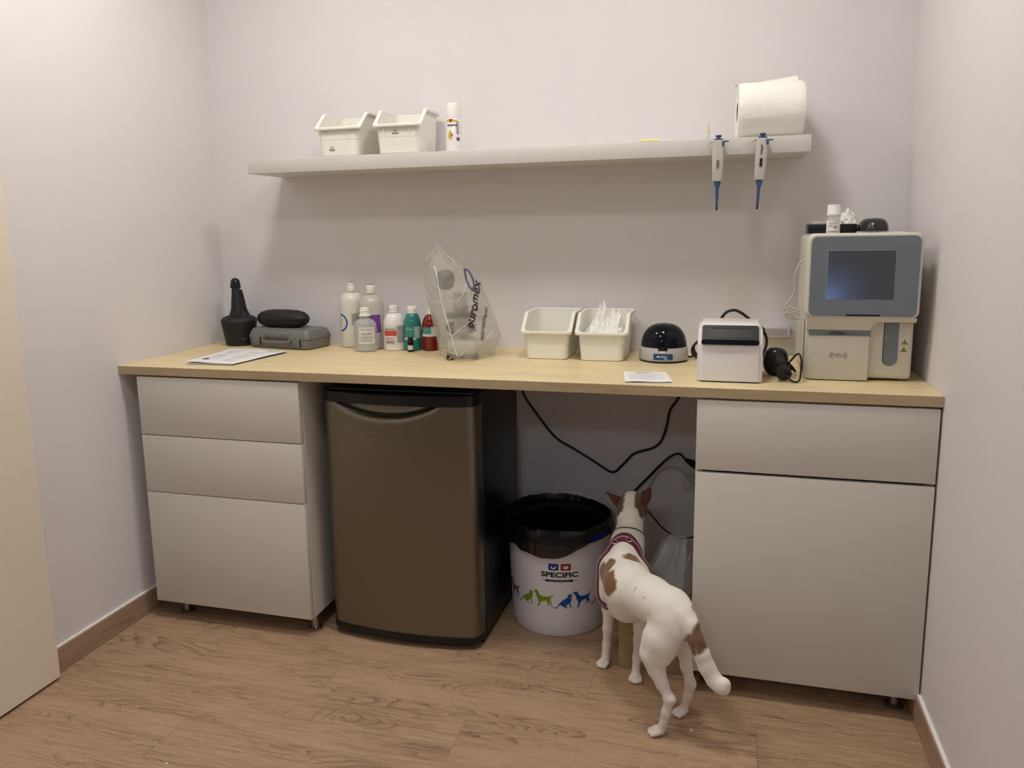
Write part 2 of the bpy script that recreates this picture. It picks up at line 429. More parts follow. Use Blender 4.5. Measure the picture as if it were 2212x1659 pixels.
def bucket():
    t = thing('waste_bucket', 'white round bucket with printed cats and dogs, used as a bin', 'bucket', (BX, BY, 0))
    r = lambda z: .161+(.174-.161)*z/.365
    prof = [(.150, 0), (.158, .001), (.161, .006)]+[(r(z), z) for z in (.05, .12, .2, .28, .335)]+[(r(.335)+.003, .337), (.178, .345)]
    inn = [(.172, .345), (.170, .30), (.158, .012), (.0, .010)]
    bm = NB(); lathe(bm, prof+inn[:-1]+[(.001, .010)], seg=96); b = mesh_obj('bucket_body', bm, M_bucket, t)
    bm = NB(); lathe(bm, [(.176, .322), (.1795, .323), (.1795, .362), (.176, .366), (.172, .362), (.172, .346), (.176, .3455)], seg=96, cap0=False, cap1=False)
    mesh_obj('bucket_rim', bm, M_blue, t, label='dark blue rim')
    # print, wrapped round the wall (a0 is the direction the logo faces)
    A = lambda px: px
    a0 = math.radians(-82)
    def put(name, tt, m, z):
        for v in tt.verts: v.co.y += z
        bb = NB(); add(bb, bend(tt, lambda zz: r(zz)+.0003, a0)); mesh_obj(name, bb, m, b)
    def sh(tt, dx):
        for v in tt.verts: v.co.x += dx
        return tt
    tt = text_bm('SPECIFIC', .0235, .0004, .0009)
    w = max(v.co.x for v in tt.verts)-min(v.co.x for v in tt.verts)
    for v in tt.verts: v.co.x *= .122/w
    put('lettering', sh(tt, .012), M_ink, .2195)
    for nm, col, dx in (('logo_square', (34, 44, 140), -.008), ('logo_square', (140, 34, 36), .032)):
        tt = NB(); prism(tt, rrect(-.0165, .0165, -.0115, .0115, .003, 3), 0, .0004); put(nm, sh(tt, dx), mat('print_'+str(col[0]), col, .5), .2475)
        pts = [(.0085*math.cos(a), .0068*math.sin(a)) for a in [PI*.75+i*PI*1.5/14 for i in range(15)]]+[(.0048*math.cos(a), .0035*math.sin(a)+.001) for a in [PI*2.25-i*PI*1.5/14 for i in range(15)]]
        tt = NB(); prism(tt, pts, .0004, .0007); put('logo_swirl', sh(tt, dx), M_bucket, .247)
        tt = NB(); prism(tt, [(.0036*math.cos(i*PI/6)+.001, .0034*math.sin(i*PI/6)+.002) for i in range(12)], .0007, .0009); put('logo_dot', sh(tt, dx), M_ink if dx < 0 else M_bucket, .247)
    tt = NB(); prism(tt, rrect(-.046, .046, -.0036, .0036, .0035, 4), 0, .0004); put('underline', sh(tt, .010), M_ink, .1995)
    tt = NB(); prism(tt, rrect(-.062, .062, -.0003, .0003, .0002, 1), 0, .0003); put('thin_line', sh(tt, .010), M_inkg, .1995)
    tt = NB()
    for k in range(14): prism(tt, [(-.032+k*.0048, -.001), (-.0285+k*.0048, -.001), (-.0285+k*.0048, .001), (-.032+k*.0048, .001)], .0004, .0006)
    put('small_print', sh(tt, .010), mat('print_grey', (150, 148, 150), .6), .1995)
    s = .00062
    cols = [(104, 94, 92), (118, 152, 30), (20, 78, 150), (120, 30, 42), (60, 120, 60), (150, 110, 40)]
    for k, c in enumerate(cols):
        m = mat('print_pet_%d' % k, c, .5); dx = -.128+(k-1)*.133+.016
        if k == 0: dx += .002
        tt = NB(); prism(tt, poly_from(CAT, s, 50, 90), 0, .0004); put('cat_print', sh(tt, dx), m, .102)
        tt = NB(); prism(tt, poly_from(DOG, s, 50, 95), 0, .0004); put('dog_print', sh(tt, dx+.066), m, .102)
bucket()

def liner_mat():
    m = bpy.data.materials.new('bin_liner_film'); m.use_nodes = True; nt = m.node_tree; N = nt.nodes; L = nt.links
    b = N['Principled BSDF']; b.inputs['Base Color'].default_value = (.006, .006, .006, 1); b.inputs['Roughness'].default_value = .16
    n = N.new('ShaderNodeTexNoise'); n.inputs['Scale'].default_value = 28; n.inputs['Detail'].default_value = 4; n.inputs['Distortion'].default_value = 1.5
    tc = N.new('ShaderNodeTexCoord'); mp = N.new('ShaderNodeMapping'); mp.inputs['Scale'].default_value = (1, 1, .35)
    L.new(tc.outputs['Object'], mp.inputs[0]); L.new(mp.outputs[0], n.inputs['Vector'])
    bp = N.new('ShaderNodeBump'); bp.inputs['Strength'].default_value = .6; bp.inputs['Distance'].default_value = .006
    L.new(n.outputs['Fac'], bp.inputs['Height']); L.new(bp.outputs[0], b.inputs['Normal'])
    tr = N.new('ShaderNodeBsdfTransparent'); tr.inputs[0].default_value = (.62, .5, .4, 1)
    mx = N.new('ShaderNodeMixShader')
    sx = N.new('ShaderNodeSeparateXYZ'); L.new(tc.outputs['Object'], sx.inputs[0])
    zz = N.new('ShaderNodeMath'); zz.operation = 'MULTIPLY_ADD'; zz.inputs[1].default_value = .02; L.new(n.outputs['Fac'], zz.inputs[0]); L.new(sx.outputs[2], zz.inputs[2])
    cr = N.new('ShaderNodeValToRGB'); cr.color_ramp.elements[0].position = .338; cr.color_ramp.elements[0].color = (.07,)*3+(1,); cr.color_ramp.elements[1].position = .343; cr.color_ramp.elements[1].color = (.33,)*3+(1,)
    e = cr.color_ramp.elements.new(.362); e.color = (.30,)*3+(1,); e = cr.color_ramp.elements.new(.369); e.color = (.05,)*3+(1,)
    L.new(zz.outputs[0], cr.inputs[0]); L.new(cr.outputs[0], mx.inputs[0])
    L.new(b.outputs[0], mx.inputs[1]); L.new(tr.outputs[0], mx.inputs[2]); L.new(mx.outputs[0], N['Material Output'].inputs[0])
    return m
def liner():
    seg = 120; rings = []
    prof = [(.05, .03), (.11, .035), (.145, .06), (.157, .15), (.163, .25), (.168, .33), (.1705, .358), (.174, .372), (.181, .371), (.1845, .36), (.187, .345), (.188, .33), (.188, .315), (.187, .30)]
    for k, (r, z) in enumerate(prof):
        ring = []
        for i in range(seg):
            a = 2*PI*i/seg; c, s = math.cos(a), math.sin(a)
            f = noise.noise(Vector((c*3.1, s*3.1, z*9+1)))*.9+(.35-abs(noise.noise(Vector((c*6, s*6, z*11)))))*1.3+noise.noise(Vector((c*16, s*16, z*24)))*.5
            lift = max(0, math.cos(a-math.radians(-34)))**8      # the liner rides up at the right front
            dip = max(0, math.cos(a-math.radians(-84)))**5
            zz = z; rr = r
            if k >= 6: zz += -.001+.010*max(0, math.cos(a-math.radians(140)))+.005*f
            if k >= 9:
                q = (k-8)/5
                drop = .004-.022*dip+.046*lift+.010*noise.noise(Vector((c*4, s*4, 7)))
                zz = z+drop*q
                rr = r+.0045*abs(f)*q+.0015*abs(f)
            elif k <= 5 and k > 1: rr = r-.006*abs(f)
            ring.append((rr*c, rr*s, zz))
        rings.append(ring)
    bm = NB(); loft(bm, rings, True, False)
    o = mesh_obj('bin_liner', bm, liner_mat(), None, angle=60)
    o.location = (BX, BY, 0)
    tag(o, 'black plastic bin bag folded over the rim of the white bucket', 'bin bag')
liner()
def lid():
    t = thing('bucket_lid', 'round white bucket lid leaning on the wall behind the bin', 'lid', (1.432, -.04, 0))
    M = Matrix.Translation((0, 0, .19)) @ Matrix.Rotation(math.radians(86), 4, 'X')
    bm = NB(); lathe(bm, [(.14, -.004), (.17, -.002), (.176, -.006), (.186, -.007), (.188, .004), (.18, .006), (.17, .004), (.14, .002)], seg=72, M=M); mesh_obj('disc', bm, M_bucket, t)
lid()

# cardboard box with film bag on it
M_card = mat('cardboard', (162, 138, 98), .8, bump=.3, bscale=120, var=.06, vscale=14)
def carton():
    t = thing('cardboard_box', 'low brown cardboard box on the floor between bucket and right cabinet', 'box', (1.671, -.535, 0))
    bm = NB(); box(bm, 0, .207, 0, .25, 0, .182, .002, 1); mesh_obj('carton', bm, M_card, t)
    bm = NB(); box(bm, .001, .206, .122, .124, .1821, .1826); mesh_obj('flap_seam', bm, mat('seam', (92, 70, 44), .9), t, smooth=False)
    bm = NB()
    for z in (.06, .10, .135):
        add(bm, text_bm('L', .008, .0003), at_front(.036, -.0003, z))
    prism(bm, [(0, 0), (.006, .003), (0, .006)], 0, .0003, M=at_front(.038, -.0003, .115))
    for k in range(3): add(bm, text_bm('<', .012, .0003), Matrix.Translation((.16+.012*k, .1, .1826)))
    mesh_obj('print', bm, M_ink, t, smooth=False)
carton()
def film_mat(name='clear_film', a=.28):
    m = bpy.data.materials.new(name); m.use_nodes = True; nt = m.node_tree; N = nt.nodes; L = nt.links
    b = N['Principled BSDF']; b.inputs['Base Color'].default_value = (.8, .8, .8, 1); b.inputs['Roughness'].default_value = .12
    n = N.new('ShaderNodeTexNoise'); n.inputs['Scale'].default_value = 40
    bp = N.new('ShaderNodeBump'); bp.inputs['Strength'].default_value = .4; bp.inputs['Distance'].default_value = .003
    L.new(n.outputs['Fac'], bp.inputs['Height']); L.new(bp.outputs[0], b.inputs['Normal'])
    tr = N.new('ShaderNodeBsdfTransparent'); mx = N.new('ShaderNodeMixShader'); mx.inputs[0].default_value = 1-a
    L.new(b.outputs[0], mx.inputs[1]); L.new(tr.outputs[0], mx.inputs[2]); L.new(mx.outputs[0], N['Material Output'].inputs[0])
    return m
M_film = film_mat()
M_wcab_ = mat('white_strap', (200, 198, 192), .5)
def film_bag():
    bm = NB(); rings = []
    for j in range(15):
        v = j/14; ring = []
        for i in range(48):
            a = 2*PI*i/48; c, s = math.cos(a), math.sin(a)
            w = .078*(1-.55*v**1.5); d = .10*(1-.5*v)
            f = noise.noise(Vector((c*2.2, s*2.2, v*2)))*.022+abs(noise.noise(Vector((c*6+4, s*6, v*3))))*.014
            k = (abs(c)**4+abs(s)**4)**-.25
            ring.append((1.795+.03*v+(w*k+f-.012)*c, -.40+.10*v+(d*k+f-.012)*s, .1835+.15*v+.008*f*10*v))
        rings.append(ring)
    loft(bm, rings)
    pb_ = mesh_obj('plastic_bag', bm, M_film, None, angle=25)
    sb = NB(); tube(sb, [(1.872, -.345, .315), (1.855, -.375, .262), (1.836, -.41, .215), (1.822, -.43, .19)], .0035, 8, 4, flat=.3); mesh_obj('white_tie', sb, M_wcab_, pb_)
    tag(pb_, 'crumpled clear plastic bag standing on the cardboard box', 'plastic bag')
film_bag()

# cables and socket below the worktop
def cable(name, label, pts, r, m, cat='cable', n=8):
    bm = NB(); tube(bm, pts, r, 8, n)
    return tag(mesh_obj(name, bm, m, None, angle=80), label, cat)
cable('hanging_cable', 'black cable hanging in a loose loop on the wall under the worktop',
      [(1.242, -.012, .868), (1.243, -.012, .80), (1.245, -.008, .733), (1.297, -.008, .654), (1.366, -.008, .57), (1.435, -.008, .53), (1.505, -.008, .49), (1.574, -.008, .452), (1.612, -.008, .482), (1.653, -.008, .526), (1.718, -.008, .551), (1.748, -.008, .580), (1.765, -.008, .635), (1.775, -.008, .69), (1.801, -.008, .733), (1.83, -.01, .80), (1.84, -.012, .868)], .0042, M_cable)
def socket():
    t = thing('wall_socket', 'double white wall socket low on the wall beside the right cabinet', 'socket', (1.825, 0, .398))
    bm = NB(); box(bm, 0, .082, -.009, -.0005, 0, .12, .003, 2); mesh_obj('plate', bm, M_shelf, t)
    for z in (.032, .09):
        bm = NB(); lathe(bm, [(.0195, 0), (.0215, 0), (.0215, .003), (.0195, .003)], seg=32, cap0=False, cap1=False, M=at_front(.041, -.009, z)); mesh_obj('outlet_ring', bm, M_shelf, t)
socket()
def plug(name, lab, pts, r, m, px, pz):
    t = thing(name, lab, 'plug', (0, 0, 0))
    bm = NB(); tube(bm, [(px-.030, -.052, pz+.020), (px-.012, -.045, pz+.008), (px+.004, -.030, pz-.002), (px+.010, -.012, pz-.008)], lambda q: .007+.009*min(1, q*1.5), 12, 4); mesh_obj('plug_body', bm, m, t)
    bm = NB(); tube(bm, pts, r, 8, 8); mesh_obj('cord', bm, m, t, angle=80)
plug('black_power_plug', 'black plug with black cord curving down behind the dog', [(1.835, -.052, .528), (1.815, -.045, .545), (1.79, -.04, .538), (1.755, -.03, .505), (1.70, -.02, .44), (1.655, -.015, .385), (1.60, -.015, .30)], .0042, M_cable, 1.866, .508)
M_wcab = mat('grey_white_cord', (190, 186, 176), .5)
plug('white_power_plug', 'greyish white plug and cord arching beside the black cord', [(1.835, -.052, .470), (1.81, -.045, .492), (1.78, -.04, .497), (1.745, -.03, .480), (1.72, -.025, .44), (1.705, -.02, .39), (1.70, -.02, .33)], .0034, M_wcab, 1.866, .45)
cable('low_cable', 'thin dark cable sagging low behind the dog to the right cabinet', [(1.69, -.02, .335), (1.722, -.05, .315), (1.766, -.10, .290), (1.821, -.13, .273), (1.872, -.14, .285), (1.8835, -.12, .30)], .0028, M_cable)

# ------------------------------------------------------------------ storage bins
def tray_geo():
    n, side = 6, 14
    def hz(y, d):                       # rim height against depth: low front, ramp, high back
        s = (y+d/2-.010)/.066; s = max(0, min(1, s)); return .094+(.150-.094)*s
    def ring(wb, db, inset, zf, yo=0.):
        pts = rrect(-wb/2+inset, wb/2-inset, -db/2+inset+yo, db/2-inset+yo, max(.004, .020-inset), n, side)
        return [(x, y, zf(y)) for x, y in pts]
    top = lambda dz: (lambda y: hz(y, .222)+dz)
    def mid(z): return lambda y: z
    W0, D0, W1, D1 = .138, .200, .154, .212
    def fr(f, inset=0., ex=0.):
        w, d = W0+(W1-W0)*f+ex, D0+(D1-D0)*f+ex
        pts = rrect(-w/2+inset, w/2-inset, -d/2+inset, d/2-inset, .018, n, side)
        return pts
    rings = [[(x, y, 0.) for x, y in fr(0, .004)], [(x, y, .004) for x, y in fr(0)], [(x, y, .054) for x, y in fr(.42)], [(x, y, .0545) for x, y in fr(.42, 0, .0014)],
             [(x, y, hz(y, .222)-.003) for x, y in fr(1)], [(x, y, hz(y, .222)-.003) for x, y in fr(1, .0022)], [(x, y, .054) for x, y in fr(.42, .0022)], [(x, y, .0025) for x, y in fr(0, .003)]]
    tub = NB(); loft(tub, rings)
    R = [(0., -.0075, .0), (.0085, -.0085, .0), (.0095, -.0075, 0), (.0098, .0005, 0), (.0088, .0018, 0), (-.0012, .0018, 0), (-.0024, .0006, 0), (-.0024, -.003, 0)]
    rr = []
    for ex, dz, _ in R:
        rr.append([(x, y, hz(y, .222)+dz) for x, y in fr(1, 0, ex*2)])
    rim = NB(); rr.append(rr[0]); loft(rim, rr, False, False)
    ribs = []
    for sx in (-.045, .045):
        rb = NB(); ribs.append(rb); box(rb, sx-.0012, sx+.0012, -.1085, -.103, .064, .088, .0006, 1)
    return tub, rim, ribs
_t, _r, _b = tray_geo()
first_tray = None
def storage_bin(label, x, y, z, rz, group):
    global first_tray
    if first_tray is None:
        t = thing('storage_bin', label, 'storage bin', (x, y, z), rz, group)
        mesh_obj('tub', _t, M_cream, t, angle=40); mesh_obj('rim', _r, M_cream, t, angle=50); [mesh_obj('rib', q, M_cream, t) for q in _b]
        first_tray = t; return t
    c = first_tray.copy(); link(c); c.location = (x, y, z); c.rotation_euler = (0, 0, rz); c['label'] = label; c['group'] = group
    for ch in first_tray.children:
        if ch.name.split('.')[0] in ('tub', 'rim', 'rib'):
            k = ch.copy(); link(k, c)
    return c
s1 = storage_bin('cream scoop-front plastic bin on the shelf, left of the pair', .662, -.140, 1.5824, 0, 'cream scoop bins')
s2 = storage_bin('cream scoop-front plastic bin on the shelf beside the spray can', .877, -.140, 1.5824, math.radians(2), 'cream scoop bins')
s3 = storage_bin('empty cream scoop-front plastic bin on the worktop', 1.3835, -.135, ZT, 0, 'cream scoop bins')
s4 = storage_bin('cream scoop-front plastic bin on the worktop filled with white tissues', 1.5675, -.142, ZT, 0, 'cream scoop bins')
def tray_text(t, rows, zc):
    bm = NB()
    for k, (s, sz) in enumerate(rows):
        z = zc-k*.0075; yw = -(.200+(.012)*z/.094)/2-.0010
        add(bm, text_bm(s, sz, .0004, .0001), at_front(-.022 if zc < .05 else -.004, yw, z))
    mesh_obj('lettering', bm, M_inkg, t, smooth=False)
tray_text(s1, [('5 ml', .007), ('Agujas', .008)], .030)
tray_text(s2, [('2 ml', .007), ('Jeringas', .008)], .074)

# tissues
M_tissue = mat('tissue', (240, 238, 232), .85, bump=.6, bscale=150, sss=.1)
def crumple(name, label, loc, base, peaks, seed, sx, sy, n=44):
    bm = NB(); V = []
    for j in range(n+1):
        row = []
        for i in range(n+1):
            u, v = i/n*2-1, j/n*2-1
            p = Vector((u*3+seed, v*3, seed*.7))
            z = .012*noise.noise(p)+.018*abs(noise.noise(p*1.7+Vector((3, 1, 2))))+.008*abs(noise.noise(p*4.))
            for (px, py, h, w) in peaks:
                d2 = ((u-px)**2+(v-py)**2)/w**2; z += h*(max(0, 1-math.sqrt(d2))*.35+.65*math.exp(-2.5*d2))*(1+.5*noise.noise(p*2.6+Vector((px, 0, 5))))
            e = max(abs(u), abs(v)); z -= base*max(0, e-.6)**1.2*2
            row.append(bm.verts.new((u*sx+.006*noise.noise(p*2.3), v*sy+.006*noise.noise(p*2.1+Vector((9, 0, 0))), z)))
        V.append(row)
    for j in range(n):
        for i in range(n): bm.faces.new((V[j][i], V[j][i+1], V[j+1][i+1], V[j+1][i]))
    thick(bm, .0008)
    o = mesh_obj(name, bm, M_tissue, None, angle=30); o.location = loc
    return tag(o, label, 'tissue')
crumple('crumpled_tissue', 'crumpled white tissues heaped in the right worktop bin', (1.5675, -.136, .978), .022, [(-.20, .15, .075, .42), (-.62, -.1, .040, .6), (.35, .35, .045, .6), (.72, .1, .045, .5), (-.1, -.5, .018, .6), (.2, .7, .04, .6), (.75, -.5, .02, .5)], 3.3, .062, .084, 70)

# ------------------------------------------------------------------ bottles
def bottle_mat(name, rgb, trans=.0, rough=.25, sss=.0): return mat(name, rgb, rough, trans=trans, sss=sss, coat=.3)
M_hdpe = bottle_mat('milky_plastic', (214, 211, 200), 0, .32, .1)
M_hdpe2 = see_through('translucent_plastic', (206, 202, 192), .78, .25)
M_whiteb = bottle_mat('white_gloss_plastic', (226, 222, 220), 0, .2)
M_cap = mat('cap_white', (232, 229, 222), .4)
M_clear = see_through('clear_plastic', (214, 216, 214), .45)
M_label = mat('label_paper', (214, 212, 206), .6)
M_labelg = mat('label_grey', (158, 156, 152), .6)
M_teal = mat('teal_liquid_bottle', (38, 138, 132), .12, trans=.25, coat=.5)
M_tealab = mat('teal_label', (64, 142, 128), .5)
M_red = mat('red_liquid_bottle', (122, 14, 14), .12, trans=.15, coat=.5)
M_redl = mat('label_red', (200, 52, 40), .5)
M_purple = mat('label_purple', (112, 66, 140), .5)
M_bluel = mat('label_blue', (30, 88, 168), .5)

def dome_profile(r, h, hs, rn, bottom=.004):
    """body radius r, straight to hs, round shoulder to neck rn at h"""
    P = [(r-bottom, 0), (r, bottom)]+[(r, hs*k/4) for k in range(1, 5)]
    for i in range(1, 9):
        a = i/8*PI/2; P.append((rn+(r-rn)*math.cos(a), hs+(h-hs)*math.sin(a)))
    return P
def ribbed_cap(bm, r, z0, z1, ring=True):
    P = [(r*.96, z0), (r, z0+.001), (r, z1-.002), (r*.94, z1)]
    lathe(bm, P, seg=40)
    if ring: lathe(bm, [(r*1.05, z0-.003), (r*1.07, z0-.002), (r*1.07, z0+.002), (r*1.0, z0+.003)], seg=40)
def lab(t, parent, name, m, r, a, w, z0, z1, th=.0005, oy=1.):
    bb = NB(); add(bb, patch(r, math.radians(a), w, z0, z1, th)); 
    if oy != 1.:
        for v in bb.verts: v.co.y *= oy
    return mesh_obj(name, bb, m, parent)
def labtext(parent, s, size, m, r, a, z, depth=.0003, bold=.0001, name='lettering', lift=.0006):
    tt = text_bm(s, size, depth, bold)
    for v in tt.verts: v.co.y += z; v.co.z += lift
    bb = NB(); add(bb, bend(tt, r, math.radians(a))); return mesh_obj(name, bb, m, parent, smooth=False)
def lines(parent, m, r, a, w, zs, h=.0012, name='small_print', th=.0008, jit=.2):
    tt = NB()
    for k, z in enumerate(zs):
        ww = w*(1-jit*((k*37) % 10)/10)
        prism(tt, [(-w/2, z-h/2), (-w/2+ww, z-h/2), (-w/2+ww, z+h/2), (-w/2, z+h/2)], .0004, th)
    bb = NB(); add(bb, bend(tt, r, math.radians(a))); return mesh_obj(name, bb, m, parent, smooth=False)

CAMA = -62   # direction (deg) facing the viewer from the left part of the worktop
def bottles():
    # tall milky bottle with blue ring print
    t = thing('tall_bottle', 'tall milky white bottle with a blue ring print, at the back', 'bottle', (.594, -.058, ZT), 0, 'bottles on the worktop')
    r = .046; bm = NB(); lathe(bm, dome_profile(r, .205, .165, .013)+[(.013, .212)], seg=56); b = mesh_obj('bottle_body', bm, M_hdpe, t)
    bm = NB(); ribbed_cap(bm, .0165, .208, .243, False); lathe(bm, [(.0165, .232), (.0172, .233), (.0172, .242), (.016, .243)], seg=40); mesh_obj('cap', bm, M_cap, t)
    tt = NB(); ro, ri = .034, .027
    prism(tt, [(ro*math.cos(a), ro*math.sin(a)) for a in [-PI/2+i*PI/20 for i in range(21)]]+[(ri*math.cos(a), ri*math.sin(a)) for a in [PI/2-i*PI/20 for i in range(21)]], .0002, .0006)
    for v in tt.verts: v.co.y += .094
    bb = NB(); add(bb, bend(tt, r, math.radians(-128))); mesh_obj('ring_print', bb, M_bluel, b)
    lines(b, M_inkg, r, -125, .014, [.104, .098, .092, .086])
    lab(t, b, 'grey_print', M_labelg, r, -48, .030, .085, .128)
    # tall translucent bottle with purple label
    t = thing('tall_bottle', 'tall translucent bottle with a purple label, at the back', 'bottle', (.690, -.092, ZT), 0, 'bottles on the worktop')
    r = .045; bm = NB(); lathe(bm, dome_profile(r, .200, .160, .013)+[(.013, .206)], seg=56); b = mesh_obj('bottle_body', bm, M_hdpe2, t)
    bm = NB(); ribbed_cap(bm, .0165, .204, .236, False); lathe(bm, [(.0165, .226), (.0174, .227), (.0174, .234), (.0165, .236)], seg=40); mesh_obj('cap', bm, M_cap, t)
    l = lab(t, b, 'purple_label', M_purple, r, -52, .048, .062, .128)
    labtext(l, '>  <', .018, M_label, r, -58, .070)
    # small saline bottle
    t = thing('saline_bottle', 'clear half-size bottle with white printed label, in front of the tall bottles', 'bottle', (.697, -.165, ZT), 0, 'bottles on the worktop')
    r = .0415; P = [(r-.005, .0), (r, .005), (r, .08), (r*1.0, .095), (r*.97, .104), (r*.80, .112), (r*.5, .119), (.014, .124), (.013, .130)]
    bm = NB(); lathe(bm, P, seg=56, sy=.8); b = mesh_obj('bottle_body', bm, M_clear, t)
    bm = NB(); lathe(bm, [(q*.94, z*.985+.001) for q, z in P[:4]], seg=56, sy=.8); mesh_obj('liquid', bm, see_through('saline', (196, 200, 198), .25), t)
    bm = NB(); lathe(bm, [(.0215, .128), (.0225, .130), (.0225, .132), (.018, .134), (.017, .146), (.019, .1465), (.019, .149), (.0165, .150), (.0165, .156), (.012, .159)], seg=40); mesh_obj('cap', bm, M_cap, t)
    l = lab(t, b, 'paper_label', M_label, r, -62, .062, .030, .090, .0006, .8)
    for zz, s_, a_ in ((.066, 'NaCl', -72), (.066, '0,9', -46)):
        labtext(l, s_, .012, M_inkg, r, a_, zz, lift=.001)
    lines(l, M_inkg, r, -62, .05, [.084, .080, .056, .052, .047, .043, .039], .0008, th=.0013)
    for o in l.children:
        for v in o.data.vertices: v.co.y *= .8
    # white bottle with red band
    t = thing('round_shouldered_bottle', 'glossy white round-shouldered bottle with a red label band', 'bottle', (.789, -.115, ZT), 0, 'bottles on the worktop')
    r = .0405; bm = NB(); lathe(bm, dome_profile(r, .136, .088, .015), seg=56); b = mesh_obj('bottle_body', bm, M_whiteb, t)
    bm = NB(); ribbed_cap(bm, .0165, .140, .163); mesh_obj('cap', bm, M_cap, t)
    l = lab(t, b, 'paper_label', M_label, r, -90, .050, .022, .093)
    lab(t, l, 'red_band', M_redl, r+.0004, -90, .048, .056, .074)
    labtext(l, 'Clorexidina', .009, M_inkg, r, -90, .080, lift=.001)
    lines(l, mat('label_pink', (206, 120, 110), .6), r, -90, .036, [.068, .064, .060, .048, .045], .0012, th=.0013)
    lines(l, M_inkg, r, -90, .036, [.038, .035, .032, .029], .001, th=.0013)
    lab(t, b, 'grey_print', M_labelg, r, -34, .034, .030, .092)
    # teal bottle
    t = thing('teal_bottle', 'bottle of teal liquid with white cap and pale label', 'bottle', (.857, -.105, ZT), 0, 'bottles on the worktop')
    r = .033; bm = NB(); lathe(bm, dome_profile(r, .136, .070, .014), seg=56); b = mesh_obj('bottle_body', bm, M_teal, t)
    bm = NB(); ribbed_cap(bm, .0165, .134, .159); mesh_obj('cap', bm, M_cap, t)
    l = lab(t, b, 'teal_label', M_tealab, r, -90, .042, .048, .088)
    lab(t, b, 'label_base', M_label, r, -90, .046, .040, .048)
    lab(t, b, 'white_label', mat('label_mint', (160, 190, 186), .5), r, -36, .026, .045, .088)
    labtext(l, 'Alcohol', .007, M_label, r, -92, .079, lift=.0008)
    # red bottle
    t = thing('red_bottle', 'bottle of dark red liquid with nozzle, half behind the plastic bag', 'bottle', (.925, -.100, ZT), 0, 'bottles on the worktop')
    r = .0325; bm = NB(); lathe(bm, dome_profile(r, .130, .070, .010)+[(.010, .132)], seg=56); b = mesh_obj('bottle_body', bm, M_red, t)
    bm = NB(); lathe(bm, [(.012, .131), (.012, .142), (.006, .146), (.0055, .160), (.003, .163)], seg=32); mesh_obj('nozzle', bm, M_cap, t)
    l = lab(t, b, 'teal_label', M_tealab, r, -96, .034, .062, .086)
    lab(t, b, 'label_base', M_label, r, -80, .062, .053, .062)
    lab(t, b, 'white_label', M_label, r, -42, .030, .060, .088)
    labtext(l, 'Ol', .007, M_label, r, -98, .078, lift=.0008)
    # tiny dropper vial
    t = thing('dropper_vial', 'tiny black-capped dropper vial in front of the teal bottle', 'vial', (.867, -.155, ZT), 0)
    bm = NB(); lathe(bm, [(.0095, 0), (.0105, .001), (.0105, .030), (.007, .034)], seg=32); b = mesh_obj('vial_body', bm, M_blackg, t)
    bm = NB(); lathe(bm, [(.0115, .033), (.0115, .039), (.0095, .041), (.0095, .051), (.008, .053)], seg=32); mesh_obj('cap', bm, M_black, t)
    lab(t, b, 'white_label', M_label, .0105, -70, .020, .008, .024)
bottles()

# spray can on shelf
def spray():
    t = thing('spray_can', 'white spray can with yellow and purple label on the shelf', 'spray can', (1.067, -.20, 1.5824))
    r = .0268; bm = NB(); lathe(bm, [(r-.002, 0), (r, .002), (r, .104), (r-.002, .107)], seg=48); b = mesh_obj('can_body', bm, M_whiteb, t)
    bm = NB(); lathe(bm, [(r-.0012, .107), (r-.001, .150), (r-.003, .1545), (r-.008, .1555)], seg=48); mesh_obj('cap', bm, M_cap, t)
    yl = mat('label_yellow', (214, 190, 40), .5)
    lab(t, b, 'yellow_band', yl, r, -88, .040, .094, .101)
    tt = NB(); prism(tt, [(-.008, 0), (.008, 0), (0, -.011)], .0006, .001)
    for v in tt.verts: v.co.y += .103
    bb = NB(); add(bb, bend(tt, r, math.radians(-92))); mesh_obj('red_triangle', bb, mat('label_darkred', (150, 40, 24), .5), b)
    labtext(b, 'izospray', .0105, M_ink, r, -82, .0845, bold=.0002)
    tt = NB(); ro, ri = .0155, .006
    prism(tt, [(ro*.8*math.cos(a), ro*math.sin(a)) for a in [PI/2+i*PI/14 for i in range(15)]]+[(ri*.8*math.cos(a), ri*math.sin(a)) for a in [1.5*PI-i*PI/14 for i in range(15)]], .0004, .0008)
    for v in tt.verts: v.co.y += .052
    bb = NB(); add(bb, bend(tt, r, math.radians(-88))); mesh_obj('yellow_ring', bb, yl, b)
    tt = NB(); prism(tt, [(.0045*math.cos(i*PI/8), .0055*math.sin(i*PI/8)) for i in range(16)], .0004, .0009)
    for v in tt.verts: v.co.y += .052
    bb = NB(); add(bb, bend(tt, r, math.radians(-88))); mesh_obj('purple_dot', bb, mat('label_lilac', (150, 100, 160), .5), b)
    lines(b, M_labelg, r, -42, .011, [.095-.003*k for k in range(14)], .0018)
    tt = NB()
    for k in range(5): prism(tt, [(-.005+k*.0024, 0), (-.0035+k*.0024, 0), (-.0035+k*.0024, .011), (-.005+k*.0024, .011)], .0004, .0008)
    for v in tt.verts: v.co.y += .034
    bb = NB(); add(bb, bend(tt, r, math.radians(-42))); mesh_obj('barcode', bb, M_ink, b, smooth=False)
spray()

